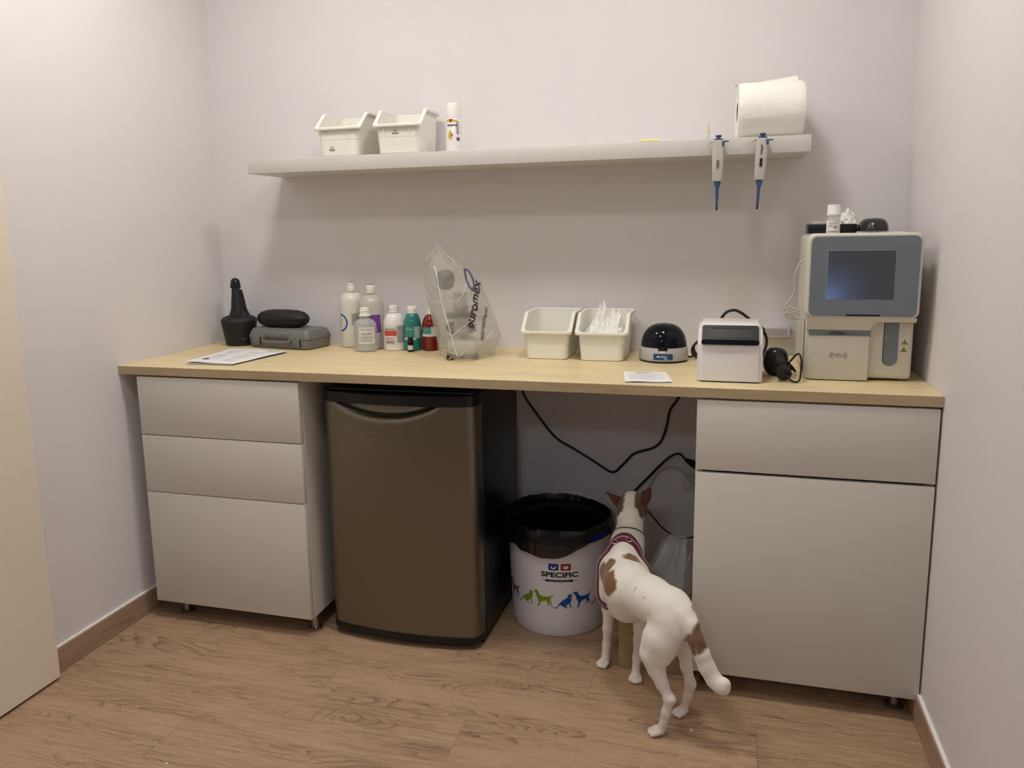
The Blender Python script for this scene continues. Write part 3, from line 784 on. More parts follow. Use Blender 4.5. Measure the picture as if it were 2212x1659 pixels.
# paper towel roll on the shelf
M_towel = mat('paper_towel', (240, 238, 228), .9, bump=1., bscale=45, stretch=(1, 6, 6))
def towel():
    t = thing('paper_towel_roll', 'big white paper towel roll lying on the right end of the shelf', 'paper towel', (1.968, -.148, 1.5824), math.radians(4))
    L = .188; R = .0845; seg = 90; rings = []
    for j in range(25):
        x = L*j/24; ring = []
        for i in range(seg):
            a = 2*PI*i/seg
            rr = R+.0012*noise.noise(Vector((x*30, math.cos(a)*3, math.sin(a)*3)))-.0014*max(0, noise.noise(Vector((x*50+3, math.cos(a)*6, math.sin(a)*6))))
            if j in (0, 24): rr -= .004
            if j in (1, 23): rr -= .0008
            ring.append((x, rr*math.cos(a), R+rr*math.sin(a)+.0005))
        rings.append(ring)
    hole = .030
    bm = NB(); tb = NB()
    R0 = [[(p[0], hole*math.cos(2*PI*i/seg), R+hole*math.sin(2*PI*i/seg)) for i, p in enumerate(r)] for r in (rings[0], rings[-1])]
    full = [R0[0]]+rings+[R0[1], R0[0]]
    loft(bm, full, False, False); mesh_obj('roll', bm, M_towel, t, angle=50)
    bm = NB(); lathe(bm, [(hole-.0005, 0), (hole-.0005, L), (hole-.003, L), (hole-.003, 0), (hole-.0005, 0)], cap0=False, cap1=False, seg=40, M=Matrix.Translation((0, 0, R)) @ Matrix.Rotation(PI/2, 4, 'Y')); mesh_obj('core', bm, M_card, t, label='brown cardboard core')
    bm = NB(); V = []
    for j in range(13):                       # loose last sheet standing up at an angle behind
        v = j/12; row = []
        for i in range(17):
            u = i/16; x = -.008+.182*u
            row.append((x, -.010+.055*v, 2*R-.004+(.002+.024*u)*math.sin(v*PI*.5)+.001*noise.noise(Vector((u*6, v*4, 0)))))
        V.append(row)
    vs = [[bm.verts.new(p) for p in r] for r in V]
    for j in range(12):
        for i in range(16): bm.faces.new((vs[j][i], vs[j][i+1], vs[j+1][i+1], vs[j+1][i]))
    thick(bm, .0006); mesh_obj('loose_sheet', bm, M_towel, t)
towel()

# ampoule and syringe packet on shelf
def small_shelf():
    t = thing('glass_ampoule', 'small clear ampoule with yellow band standing on the shelf', 'ampoule', (1.885, -.215, 1.5824))
    bm = NB(); lathe(bm, [(.006, 0), (.0065, .001), (.0065, .028), (.002, .035), (.0018, .038), (.003, .042), (.0028, .048), (.0012, .050)], seg=24); b = mesh_obj('glass', bm, M_clear, t)
    bm = NB(); lathe(bm, [(.0068, .026), (.0070, .0265), (.0070, .030), (.0066, .0305)], seg=24, cap0=False, cap1=False); mesh_obj('band', bm, mat('band_yellow', (236, 226, 110), .4), t)
    t = thing('syringe_packet', 'flat clear syringe packet with yellow strip lying on the shelf', 'syringe packet', (1.665, -.215, 1.5824))
    bm = NB(); box(bm, 0, .115, -.015, .015, 0, .004, .0015, 2); mesh_obj('wrapper', bm, M_film, t)
    bm = NB(); tube(bm, [(.018, 0, .006), (.075, 0, .006)], .0045, 12, 2); mesh_obj('barrel', bm, mat('yellow_plastic', (232, 214, 120), .4), t)
    bm = NB(); tube(bm, [(.076, 0, .005), (.108, .004, .005)], .0018, 8, 2); mesh_obj('needle_cap', bm, M_cap, t)
small_shelf()

# pipettes
M_pip = mat('pipette_white', (186, 182, 174), .4)
M_pblue = mat('pipette_blue', (60, 84, 122), .45)
def pipette(label, x, tilt, dark):
    t = thing('pipette', label, 'pipette', (x, -.272, 1.573), 0, 'pipettes hanging from the shelf edge')
    t.rotation_euler = (0, tilt, 0)
    def oval(w, d, z, p=2.6, n=28):
        return [(w*abs(math.cos(a))**(2/p)*math.copysign(1, math.cos(a)), d*abs(math.sin(a))**(2/p)*math.copysign(1, math.sin(a)), z) for a in [2*PI*i/n for i in range(n)]]
    bm = NB(); loft(bm, [oval(.0135, .011, .002, 4), oval(.0158, .013, 0, 4), oval(.0172, .014, -.03, 4), oval(.0166, .013, -.07, 4), oval(.0152, .0115, -.114, 4), oval(.0143, .011, -.116, 4)]); b = mesh_obj('handle', bm, M_pip, t)
    bm = NB(); loft(bm, [oval(.0095, .0085, -.116, 2), oval(.0095, .0085, -.125, 2), oval(.0052, .005, -.136, 2), oval(.0036, .0036, -.190, 2)]); mesh_obj('blue_shaft', bm, M_pblue, t)
    bm = NB(); loft(bm, [oval(.0031, .0031, -.189, 2), oval(.0028, .0028, -.201, 2)]); mesh_obj('tip_cone', bm, M_black, t)
    bm = NB(); lathe(bm, [(.0045, 0), (.0045, .008), (.0088, .0125), (.0092, .014), (.0088, .0165)], seg=28); mesh_obj('plunger_button', bm, M_pblue, t)
    bm = NB(); box(bm, -.012, .012, -.006, .006, .002, .007, .002, 2); mesh_obj('collar', bm, mat('dark_blue_plastic', (52, 66, 96), .5), t)
    bm = NB(); box(bm, .0105, .018, -.0155, -.008, -.016, -.001, .001, 1); box(bm, .013, .030, -.0145, -.010, -.005, -.001, .001, 1); mesh_obj('ejector_button', bm, M_pblue, t)
    bm = NB(); tube(bm, [(-.010, 0, -.004), (-.020, 0, -.002), (-.028, -.001, -.006), (-.033, -.002, -.014)], .0024, 10, 6, flat=1.); mesh_obj('finger_hook', bm, M_pip, t)
    bm = NB(); box(bm, -.0035, .0035, -.0160, -.0125, -.078, -.055, .0008, 1); mesh_obj('volume_window', bm, M_ink if dark else M_inkg, b)
    bm = NB(); add(bm, text_bm('uniPipet' if dark else '100', .009 if dark else .005, .0004, .0001), Matrix.Translation((0, -.0158 if not dark else -.0148, -.066 if not dark else -.030)) @ FRONT @ Matrix.Rotation(-PI/2, 4, 'Z'))
    mesh_obj('lettering', bm, M_ink if dark else M_pip, b, smooth=False)
    bm = NB(); box(bm, -.007, .007, .010, .0195, -.035, -.006, .001, 1); mesh_obj('hanger', bm, M_pip, t)
pipette('white and blue pipette with plain handle hanging from the shelf, left one', 1.917, math.radians(0), False)
pipette('white and blue pipette with printed handle hanging from the shelf, below the towel roll', 2.041, math.radians(2.5), True)

# ------------------------------------------------------------------ left end of the worktop
M_case = mat('grey_case_plastic', (112, 112, 108), .42, bump=.3, bscale=500)
def grey_case():
    rz = math.radians(-10)
    t = thing('carrying_case', 'grey plastic carrying case lying on the worktop under the black pouch', 'case', (.480, -.200, ZT), rz)
    W, D = .292, .150
    def R(ins, z, n=6): return [(x-W, y, z) for x, y in rrect(ins, W-ins, ins, D-ins, .024-ins*.4, n)]
    bm = NB(); loft(bm, [R(.010, .0), R(.004, .004), R(.001, .020), R(.0, .036), R(.002, .0365)]); mesh_obj('lower_shell', bm, M_case, t, angle=30)
    bm = NB(); loft(bm, [R(.002, .0372), R(-.001, .0376), R(-.001, .043), R(.004, .060), R(.012, .071), R(.022, .075)]); mesh_obj('lid', bm, M_case, t, angle=30)
    bm = NB(); box(bm, -W+.085, -.085, -.006, .02, .0395, .067, .010, 3); mesh_obj('lid_bulge', bm, M_case, t)
    for x in (-W+.030, -.072):
        bm = NB(); box(bm, x, x+.036, -.005, .006, .012, .046, .002, 2); mesh_obj('latch', bm, M_case, t)
        for gx in (x-.0022, x+.0368):
            bm = NB(); box(bm, gx, gx+.0014, -.0035, .004, .012, .040); mesh_obj('latch_gap', bm, M_black, t, smooth=False)
    bm = NB(); tube(bm, [(-W+.078, -.001, .034), (-W+.086, -.009, .031), (-W+.110, -.014, .028), (-.110, -.014, .028), (-.086, -.009, .031), (-.078, -.001, .034)], .0045, 10, 6); mesh_obj('handle', bm, M_case, t)
grey_case()
def pouch():
    t = thing('zip_pouch', 'black zipped hard pouch lying on top of the grey case', 'pouch', (.327, -.105, ZT+.0755), math.radians(-6))
    def R(z, w, d, n=40):
        out = []
        for i in range(n):
            a = 2*PI*i/n; c, s = math.cos(a), math.sin(a)
            out.append((w*math.copysign(abs(c)**.75, c), d*math.copysign(abs(s)**.8, s), z))
        return out
    bm = NB(); prof = [(0, .070, .026), (.006, .092, .036), (.016, .107, .043), (.030, .1125, .046)]
    loft(bm, [R(z, w, d) for z, w, d in prof]); lo = mesh_obj('lower_half', bm, M_blackm, t, angle=50)
    prof = [(.0345, .1125, .046), (.045, .108, .043), (.056, .094, .035), (.063, .070, .022), (.0655, .04, .010)]
    bm = NB(); loft(bm, [R(z, w, d) for z, w, d in prof]); mesh_obj('upper_half', bm, M_blackm, t, angle=50)
    bm = NB(); loft(bm, [R(.0302, .1125, .046), R(.0302, .1135, .047), R(.0343, .1135, .047), R(.0343, .1125, .046)]); mesh_obj('zip', bm, M_black, t)
    bm = NB(); tube(bm, [(.112, -.012, .031), (.1165, -.018, .026), (.118, -.020, .010)], .0018, 8, 5); mesh_obj('zip_pull', bm, M_black, t)
pouch()
def clipper():
    t = thing('clipper_stand', 'black charging cup holding an upright black device in the left corner', 'charging stand', (.125, -.094, ZT))
    bm = NB(); lathe(bm, [(.050, 0), (.053, .002), (.067, .088), (.069, .094), (.067, .100), (.060, .108), (.046, .114), (.044, .113), (.040, .085), (.001, .08)], seg=56); c = mesh_obj('cup', bm, M_blackm, t, label='black round cup')
    c.name = 'charging_cup'
    for a, nm in ((0, 1), (PI, -1)):
        pass
    # collar that rises from the cup and hugs the device
    bm = NB(); rings = []
    for z, w, d, x in ((.100, .050, .046, .0), (.118, .040, .036, -.001), (.140, .031, .027, -.002), (.165, .028, .024, -.003), (.195, .023, .021, -.004), (.215, .019, .018, -.005)):
        rings.append([(x+w*math.cos(2*PI*i/32), d*math.sin(2*PI*i/32)+.008, z) for i in range(32)])
    loft(bm, rings); mesh_obj('cradle', bm, M_black, t, angle=60)
    bm = NB(); rings = []
    for z, w, d, x, y in ((.085, .022, .016, .012, -.022), (.12, .022, .016, .010, -.022), (.15, .019, .015, .006, -.017), (.19, .0165, .014, .001, -.010), (.225, .0155, .014, -.003, -.003)):
        rings.append([(x+w*math.cos(2*PI*i/32), y+d*math.sin(2*PI*i/32), z) for i in range(32)])
    loft(bm, rings); mesh_obj('device_handle', bm, M_blackm, t, angle=60)
    bm = NB(); rings = []
    for z, w, x in ((.222, .0205, -.005), (.228, .0215, -.005), (.232, .0200, -.005), (.248, .0175, -.005), (.256, .013, -.005), (.260, .006, -.005)):
        rings.append([(x+w*math.cos(2*PI*i/32), w*.9*math.sin(2*PI*i/32), z) for i in range(32)])
    loft(bm, rings); mesh_obj('head_cap', bm, M_blackg, t, angle=60)
    bm = NB(); box(bm, -.015, .015, -.044, -.034, .092, .138, .006, 3, M=Matrix.Translation((.012, 0, 0))); mesh_obj('thumb_pad', bm, mat('soft_grip', (34, 34, 36), .5), t)
    bm = NB(); add(bm, bend((lambda q: [setattr(v.co, 'y', v.co.y+.027) for v in q.verts] and q)(text_bm('PROFI', .008, .0003, .0001)), lambda z: .053+.0140*z/.088+.0006, math.radians(-38)))
    mesh_obj('lettering', bm, M_inkg, c, smooth=False)
clipper()

M_paper = mat('paper', (232, 230, 230), .7)
M_print = mat('print_pale', (196, 198, 200), .7)
def sheet_quad(A, B, C, D, n=16, wob=.002, z0=0., seed=0., th=.0005, lift=None):
    bm = NB(); V = []
    A, B, C, D = map(Vector, (A, B, C, D))
    for j in range(n+1):
        row = []
        for i in range(n+1):
            u, v = i/n, j/n
            p = (A*(1-u)+D*u)*(1-v)+(B*(1-u)+C*u)*v
            z = z0+wob*(.5+noise.noise(Vector((u*2.2+seed, v*2.2, seed))))+(lift(u, v) if lift else 0)
            row.append(bm.verts.new((p.x, p.y, z)))
        V.append(row)
    for j in range(n):
        for i in range(n): bm.faces.new((V[j][i], V[j][i+1], V[j+1][i+1], V[j+1][i]))
    thick(bm, th)
    return bm
def papers():
    t = thing('printed_papers', 'stack of folded printed papers on the front left of the worktop', 'papers', (0, 0, ZT))
    A, B, C, D = (.214, -.545, 0), (.172, -.235, 0), (.425, -.262, 0), (.392, -.538, 0)
    bm = sheet_quad((.222, -.543, 0), (.185, -.250, 0), (.428, -.259, 0), (.389, -.543, 0), z0=.0008, wob=.0008, seed=3); mesh_obj('dark_cover', bm, mat('cover_dark', (70, 76, 74), .6), t)
    bm = sheet_quad((.211, -.549, 0), (.178, -.242, 0), (.42, -.262, 0), (.385, -.541, 0), z0=.0025, wob=.001, seed=5); mesh_obj('under_sheet', bm, M_paper, t)
    lf = lambda u, v: .006*(1-u)**2*(1-v)**3+.003*math.sin(u*PI)*(v)
    bm = sheet_quad(A, B, C, D, z0=.0045, wob=.002, seed=9, lift=lf); top = mesh_obj('top_sheet', bm, M_paper, t)
    # print laid onto the top sheet
    bvh = BVHTree.FromObject(top, bpy.context.evaluated_depsgraph_get())
    bm = NB(); A, B, C, D = map(Vector, (A, B, C, D))
    def P(u, v):
        p = (A*(1-u)+D*u)*(1-v)+(B*(1-u)+C*u)*v
        h = bvh.ray_cast(Vector((p.x, p.y, .1)), Vector((0, 0, -1)))[0]
        return Vector((p.x, p.y, (h.z if h else .007)+.0004))
    def strip(bb, u0, u1, v0, v1, n=8):
        for k in range(n):
            a, c = u0+(u1-u0)*k/n, u0+(u1-u0)*(k+1)/n
            bb.faces.new([bb.verts.new(q) for q in (P(a, v0), P(c, v0), P(c, v1), P(a, v1))])
    for k in range(17):
        v = .16+k*.042
        if k not in (5, 11): strip(bm, .12, .12+.36*(.75+.25*math.sin(k*2.3)), v, v+.010)
        if k not in (4, 12): strip(bm, .54, .54+.34*(.75+.25*math.cos(k*1.9)), v, v+.010)
    strip(bm, .2, .5, .9, .925)
    mesh_obj('print', bm, M_print, top, smooth=False)
    bm = NB(); c = Vector(P(.20, .22)); ring = [P(.20+.055*math.cos(a), .22+.045*math.sin(a)) for a in [2*PI*i/20 for i in range(20)]]
    bm.faces.new([bm.verts.new(p+Vector((0, 0, .0004))) for p in ring]); mesh_obj('round_logo', bm, mat('logo_green', (52, 84, 74), .6), top, smooth=False)
    bm = NB(); strip(bm, .72, .95, .90, .96); mesh_obj('green_strip', bm, mat('print_mint', (170, 206, 192), .6), top, smooth=False)
papers()
def note():
    t = thing('note_sheet', 'small white printed note at the worktop front, left of the white box device', 'note', (0, 0, ZT))
    A, B, C, D = (1.688, -.594, 0), (1.664, -.427, 0), (1.785, -.412, 0), (1.816, -.574, 0)
    bm = sheet_quad((A[0]+.004, A[1]-.004, 0), (B[0]+.004, B[1], 0), (C[0]+.004, C[1], 0), (D[0]+.006, D[1]-.004, 0), z0=.0006, wob=.0006, seed=2); mesh_obj('under_sheet', bm, mat('note_paper_cream', (226, 218, 200), .7), t)
    bm = sheet_quad(A, B, C, D, z0=.0022, wob=.0015, seed=4, lift=lambda u, v: .002*(1-v)); top = mesh_obj('top_sheet', bm, M_paper, t)
    bm = NB(); A, B, C, D = map(Vector, (A, B, C, D))
    def P(u, v): p = (A*(1-u)+D*u)*(1-v)+(B*(1-u)+C*u)*v; return Vector((p.x, p.y, .0062))
    bvh = BVHTree.FromObject(top, bpy.context.evaluated_depsgraph_get())
    def Q(u, v):
        p = P(u, v); h = bvh.ray_cast(Vector((p.x, p.y, .1)), Vector((0, 0, -1)))[0]; return Vector((p.x, p.y, h.z+.0004 if h else .004))
    for k, (u0, u1) in enumerate(((.12, .9), (.10, .86), (.12, .92), (.1, .7), (.12, .88), (.12, .9), (.12, .6))):
        v = .72-k*.085
        for q in range(6):
            a, c = u0+(u1-u0)*q/6, u0+(u1-u0)*(q+1)/6
            bm.faces.new([bm.verts.new(x) for x in (Q(a, v), Q(c, v), Q(c, v+.018), Q(a, v+.018))])
    mesh_obj('print', bm, M_print, top, smooth=False)
    bm = NB()
    for q in range(6):
        a, c = .3+.34*q/6, .3+.34*(q+1)/6
        bm.faces.new([bm.verts.new(x) for x in (Q(a, .86), Q(c, .86), Q(c, .91), Q(a, .91))])
    mesh_obj('heading', bm, M_inkg, top, smooth=False)
note()

# ------------------------------------------------------------------ microscope under a printed plastic bag
def microscope():
    t = thing('microscope', 'dark and cream microscope standing under the plastic bag', 'microscope', (1.082, -.215, ZT), math.radians(20))
    t.scale = (.95, .95, 1.22)
    cr = mat('microscope_cream', (196, 192, 180), .4)
    bm = NB(); box(bm, -.055, .055, -.085, .085, .012, .050, .012, 3); mesh_obj('base', bm, cr, t)
    for x in (-.045, .045):
        for y in (-.078, .072):
            bm = NB(); lathe(bm, [(.012, 0), (.013, .003), (.011, .0135)], x, y, seg=20); mesh_obj('foot', bm, M_black, t)
    bm = NB(); loft(bm, [[(x, y, z) for x, y in rrect(-.026, .026, .035-q, .075-q, .012, 4)] for z, q in ((.045, .0), (.10, .005), (.14, .01), (.16, .018))]); mesh_obj('arm', bm, cr, t)
    bm = NB(); box(bm, -.052, .052, -.062, .045, .112, .122, .003, 2); mesh_obj('stage', bm, M_black, t)
    bm = NB(); lathe(bm, [(.018, .14), (.024, .160), (.024, .18)], 0, -.012, seg=32); lathe(bm, [(.008, .125), (.009, .145)], 0, -.018, seg=20); mesh_obj('nosepiece', bm, M_metal, t)
    bm = NB(); box(bm, -.086, -.020, -.050, .028, .190, .244, .024, 4); mesh_obj('head', bm, mat('head_dark', (14, 18, 24), .5), t)
    for s in (-1, 1):
        bm = NB(); lathe(bm, [(.012, 0), (.0125, .012), (.0145, .014), (.0145, .022)], seg=28, M=Matrix.Translation((s*.013-.054, .002, .198)) @ Matrix.Rotation(math.radians(-5), 4, 'X')); mesh_obj('eyepiece', bm, M_black, t)
    for s in (-1, 1):
        bm = NB(); lathe(bm, [(.018, 0), (.018, .016), (.012, .018), (.012, .028)], seg=28, M=Matrix.Translation((s*.026, .055, .075)) @ Matrix.Rotation(s*PI/2, 4, 'Y')); mesh_obj('focus_knob', bm, M_black, t)
microscope()
def bag_mat():
    m = bpy.data.materials.new('frosted_bag_film'); m.use_nodes = True; nt = m.node_tree; N = nt.nodes; L = nt.links
    b = N['Principled BSDF']; b.inputs['Base Color'].default_value = (*lin((226, 224, 216)), 1); b.inputs['Roughness'].default_value = .3
    tc = N.new('ShaderNodeTexCoord')
    n = N.new('ShaderNodeTexNoise'); n.inputs['Scale'].default_value = 22; n.inputs['Detail'].default_value = 3; n.inputs['Distortion'].default_value = 2.
    L.new(tc.outputs['Object'], n.inputs['Vector'])
    bp = N.new('ShaderNodeBump'); bp.inputs['Strength'].default_value = .55; bp.inputs['Distance'].default_value = .006
    L.new(n.outputs['Fac'], bp.inputs['Height']); L.new(bp.outputs[0], b.inputs['Normal'])
    tl = N.new('ShaderNodeBsdfTranslucent'); tl.inputs[0].default_value = (*lin((226, 224, 216)), 1)
    m0 = N.new('ShaderNodeMixShader'); m0.inputs[0].default_value = .35; L.new(b.outputs[0], m0.inputs[1]); L.new(tl.outputs[0], m0.inputs[2])
    tr = N.new('ShaderNodeBsdfTransparent'); tr.inputs[0].default_value = (.95, .95, .94, 1)
    m1 = N.new('ShaderNodeMixShader'); m1.inputs[0].default_value = .64
    L.new(m0.outputs[0], m1.inputs[1]); L.new(tr.outputs[0], m1.inputs[2]); L.new(m1.outputs[0], N['Material Output'].inputs[0])
    return m
def dust_bag():
    t = thing('plastic_bag', 'frosted plastic bag with dark lettering covering the microscope', 'plastic bag', (0, 0, 0))
    K = [  # z, L, F, R, B corners
        (.9, (1.005, -.235), (1.118, -.352), (1.190, -.205), (1.10, -.085)),
        (.925, (1.000, -.235), (1.110, -.352), (1.198, -.200), (1.105, -.080)),
        (.97, (.996, -.235), (1.096, -.350), (1.214, -.190), (1.12, -.075)),
        (1.03, (.984, -.240), (1.078, -.345), (1.192, -.180), (1.10, -.085)),
        (1.09, (.972, -.248), (1.060, -.340), (1.172, -.185), (1.08, -.095)),
        (1.14, (.966, -.250), (1.048, -.335), (1.152, -.192), (1.06, -.11)),
        (1.18, (.966, -.248), (1.038, -.322), (1.126, -.205), (1.045, -.13)),
        (1.205, (.972, -.242), (1.026, -.306), (1.094, -.215), (1.035, -.155)),
        (1.222, (.984, -.236), (1.008, -.285), (1.062, -.222), (1.025, -.180)),
        (1.24, (.978, -.236), (1.004, -.266), (1.046, -.226), (1.016, -.20)),
        (1.258, (.996, -.236), (1.008, -.256), (1.028, -.230), (1.014, -.215)),
        (1.278, (1.006, -.238), (1.011, -.246), (1.018, -.234), (1.013, -.228))]
    zs = [k[0] for k in K]
    def corners(z):
        z = max(zs[0], min(zs[-1], z))
        for a, b in zip(K, K[1:]):
            if a[0] <= z <= b[0]:
                f = (z-a[0])/(b[0]-a[0]); return [Vector(p).lerp(Vector(q), f) for p, q in zip(a[1:], b[1:])]
    nz, ne = 64, 16; rings = []
    for j in range(nz+1):
        z = .899+(1.278-.899)*j/nz; c = corners(z); ring = []
        cen = sum(c, Vector((0, 0)))/4
        for e in range(4):
            p0, p1 = c[e], c[(e+1) % 4]; ed = (p1-p0); nrm = Vector((ed.y, -ed.x))
            if nrm.length > 1e-9: nrm.normalize()
            if nrm.dot((p0+p1)/2-cen) < 0: nrm = -nrm
            for i in range(ne):
                u = i/ne; p = p0.lerp(p1, u)
                q = Vector((p.x*9, p.y*9, z*9))
                rid = 1-abs(noise.noise(q*1.2+Vector((e*7, 0, 0))))*2
                bulge = .012*math.sin(u*PI)*(.4+.6*math.sin(min(1, (z-.9)/.3)*PI))
                off = bulge+.013*(noise.noise(q))+.010*max(0, rid)**4+.004*max(0, 1-abs(noise.noise(q*2.6+Vector((3, e, 1))))*4)-.005
                if z > 1.19: off += .010*noise.noise(Vector((u*5+e*3, z*30, 2)))
                # crease across the two front faces
                zc = .99+.055*abs(u if e == 1 else 1-u)*(1 if e < 2 else 0)
                if e < 2: off -= .008*math.exp(-((z-zc)/.010)**2)*math.sin(u*PI)**.3
                off *= min(1, ed.length/.05)
                w = math.sin(u*PI)**.5 if i else .0
                p = p+nrm*off*(.25+.75*w)
                zz = z
                if j < 3: zz = z+(.010*max(0, math.sin(u*PI*3+e))*(1-j/3))
                ring.append((p.x, p.y, zz))
        rings.append(ring)
    bm = NB(); loft(bm, rings, False, True)
    MB = bag_mat()
    o = mesh_obj('film', bm, MB, t, angle=85)
    # edge fold running down the front corner
    bm = NB(); pts = [(corners(z)[1].x, corners(z)[1].y-.001, z) for z in [1.21-.02*k for k in range(15)]]+[(1.114, -.353, .915)]
    tube(bm, pts, .0014, 6, 3); mesh_obj('fold_edge', bm, mat('film_fold', (226, 226, 220), .4), t)
    # sharp creases pressed into the two front faces
    def facept(e, u, z):
        f = max(0, min(nz-1e-6, (z-.899)/(1.278-.899)*nz)); j = int(f); f -= j
        g = e*ne+u*ne; i = int(g); g -= i
        a = Vector(rings[j][i]).lerp(Vector(rings[j][(i+1) % (4*ne)]), g); b = Vector(rings[j+1][i]).lerp(Vector(rings[j+1][(i+1) % (4*ne)]), g)
        p = a.lerp(b, f); c = sum(corners(z), Vector((0, 0)))/4; d = Vector((p.x-c.x, p.y-c.y, 0)).normalized(); return p+d*.0006
    MF = mat('film_crease', (214, 213, 206), .4)
    for e, uz in ((0, ((.15, 1.040), (.5, 1.018), (.98, .985))), (1, ((.02, .985), (.3, 1.012), (.62, 1.045))), (0, ((.1, 1.115), (.55, 1.088), (.97, 1.098))),
                  (1, ((.03, 1.098), (.28, 1.094), (.42, 1.112), (.62, 1.150))), (0, ((.2, .915), (.5, .930), (.97, .925))), (1, ((.03, .918), (.25, .938), (.55, .955), (.85, .985)))):
        bm = NB(); tube(bm, [facept(e, u, z) for k in range(len(uz)-1) for u, z in [((uz[k][0]*(1-q/5)+uz[k+1][0]*q/5), (uz[k][1]*(1-q/5)+uz[k+1][1]*q/5)) for q in range(5)]]+[facept(e, *uz[-1])], .0009, 6, 2); mesh_obj('crease', bm, MF, t)
    # top tuft leaves
    for k, (a, b, c_, w) in enumerate((((.985, -.24, 1.232), (1.004, -.238, 1.262), (1.014, -.236, 1.288), .012), ((1.062, -.225, 1.222), (1.030, -.232, 1.250), (1.008, -.237, 1.284), .010), ((.975, -.245, 1.225), (.984, -.244, 1.245), (.990, -.242, 1.250), .010))):
        bm = NB(); P = catmull([a, b, c_], 8); V = []
        for i, p in enumerate(P):
            ww = w*(1-i/len(P)*.9); V.append([p+Vector((-ww, .002*math.sin(i), 0)), p+Vector((0, -.004, 0)), p+Vector((ww*.8, .001, 0))])
        vs = [[bm.verts.new(q) for q in r] for r in V]
        for r0, r1 in zip(vs, vs[1:]):
            for i in range(2): bm.faces.new((r0[i], r0[i+1], r1[i+1], r1[i]))
        thick(bm, .0006); mesh_obj('bag_tip', bm, MB, t)
    # lettering wrapped round the film from the front corner towards the right and back
    def surf(sl, z):
        f = max(0, min(nz-1e-6, (z-.899)/(1.278-.899)*nz)); j = int(f); f -= j
        ring = [Vector(rings[j][i]).lerp(Vector(rings[j+1][i]), f) for i in range(ne, 3*ne+1)]
        d = 0
        for a, b in zip(ring, ring[1:]):
            l = (b-a).length
            if d+l >= sl: 
                p = a.lerp(b, (sl-d)/l); tn = (b-a).normalized(); return p, Vector((tn.y, -tn.x, 0)).normalized()
            d += l
        return ring[-1], Vector((0, 1, 0))
    def lay(bb0, s0, z0, ang, nm, m):
        bb = bb0
        for ax in (Vector((1, 0, 0)), Vector((0, 1, 0))):
            lo = min(v.co.dot(ax) for v in bb.verts); hi = max(v.co.dot(ax) for v in bb.verts); x = lo+.004
            while x < hi:
                bmesh.ops.bisect_plane(bb, geom=bb.verts[:]+bb.edges[:]+bb.faces[:], plane_co=ax*x, plane_no=ax); x += .004
        ca, sa = math.cos(ang), math.sin(ang)
        for v in bb.verts:
            x, y = v.co.x*ca-v.co.y*sa, v.co.x*sa+v.co.y*ca
            p, n_ = surf(s0+x, z0+y); v.co = p+n_*.0012
        out = NB(); add(out, bb); mesh_obj(nm, out, m, t, smooth=False)
    M_bl = mat('bag_print', (52, 52, 56), .5); M_pur = mat('bag_print_purple', (92, 84, 112), .5)
    lay(text_bm('euromex', .047, 0., .0014, 'LEFT'), .078, 1.004, math.radians(61), 'lettering', M_bl)
    lay(text_bm('microscopen', .025, 0., .0004, 'LEFT'), .106, .962, math.radians(54), 'lettering', M_bl)
    tt = NB(); n = 32
    a = [tt.verts.new((.019*math.cos(2*PI*i/n), .040*math.sin(2*PI*i/n), 0)) for i in range(n)]; b = [tt.verts.new((.010*math.cos(2*PI*i/n), .028*math.sin(2*PI*i/n)+.002, 0)) for i in range(n)]
    for i in range(n): tt.faces.new((a[i], a[(i+1) % n], b[(i+1) % n], b[i]))
    lay(tt, .128, 1.160, math.radians(6), 'oval_print', M_pur)
dust_bag()

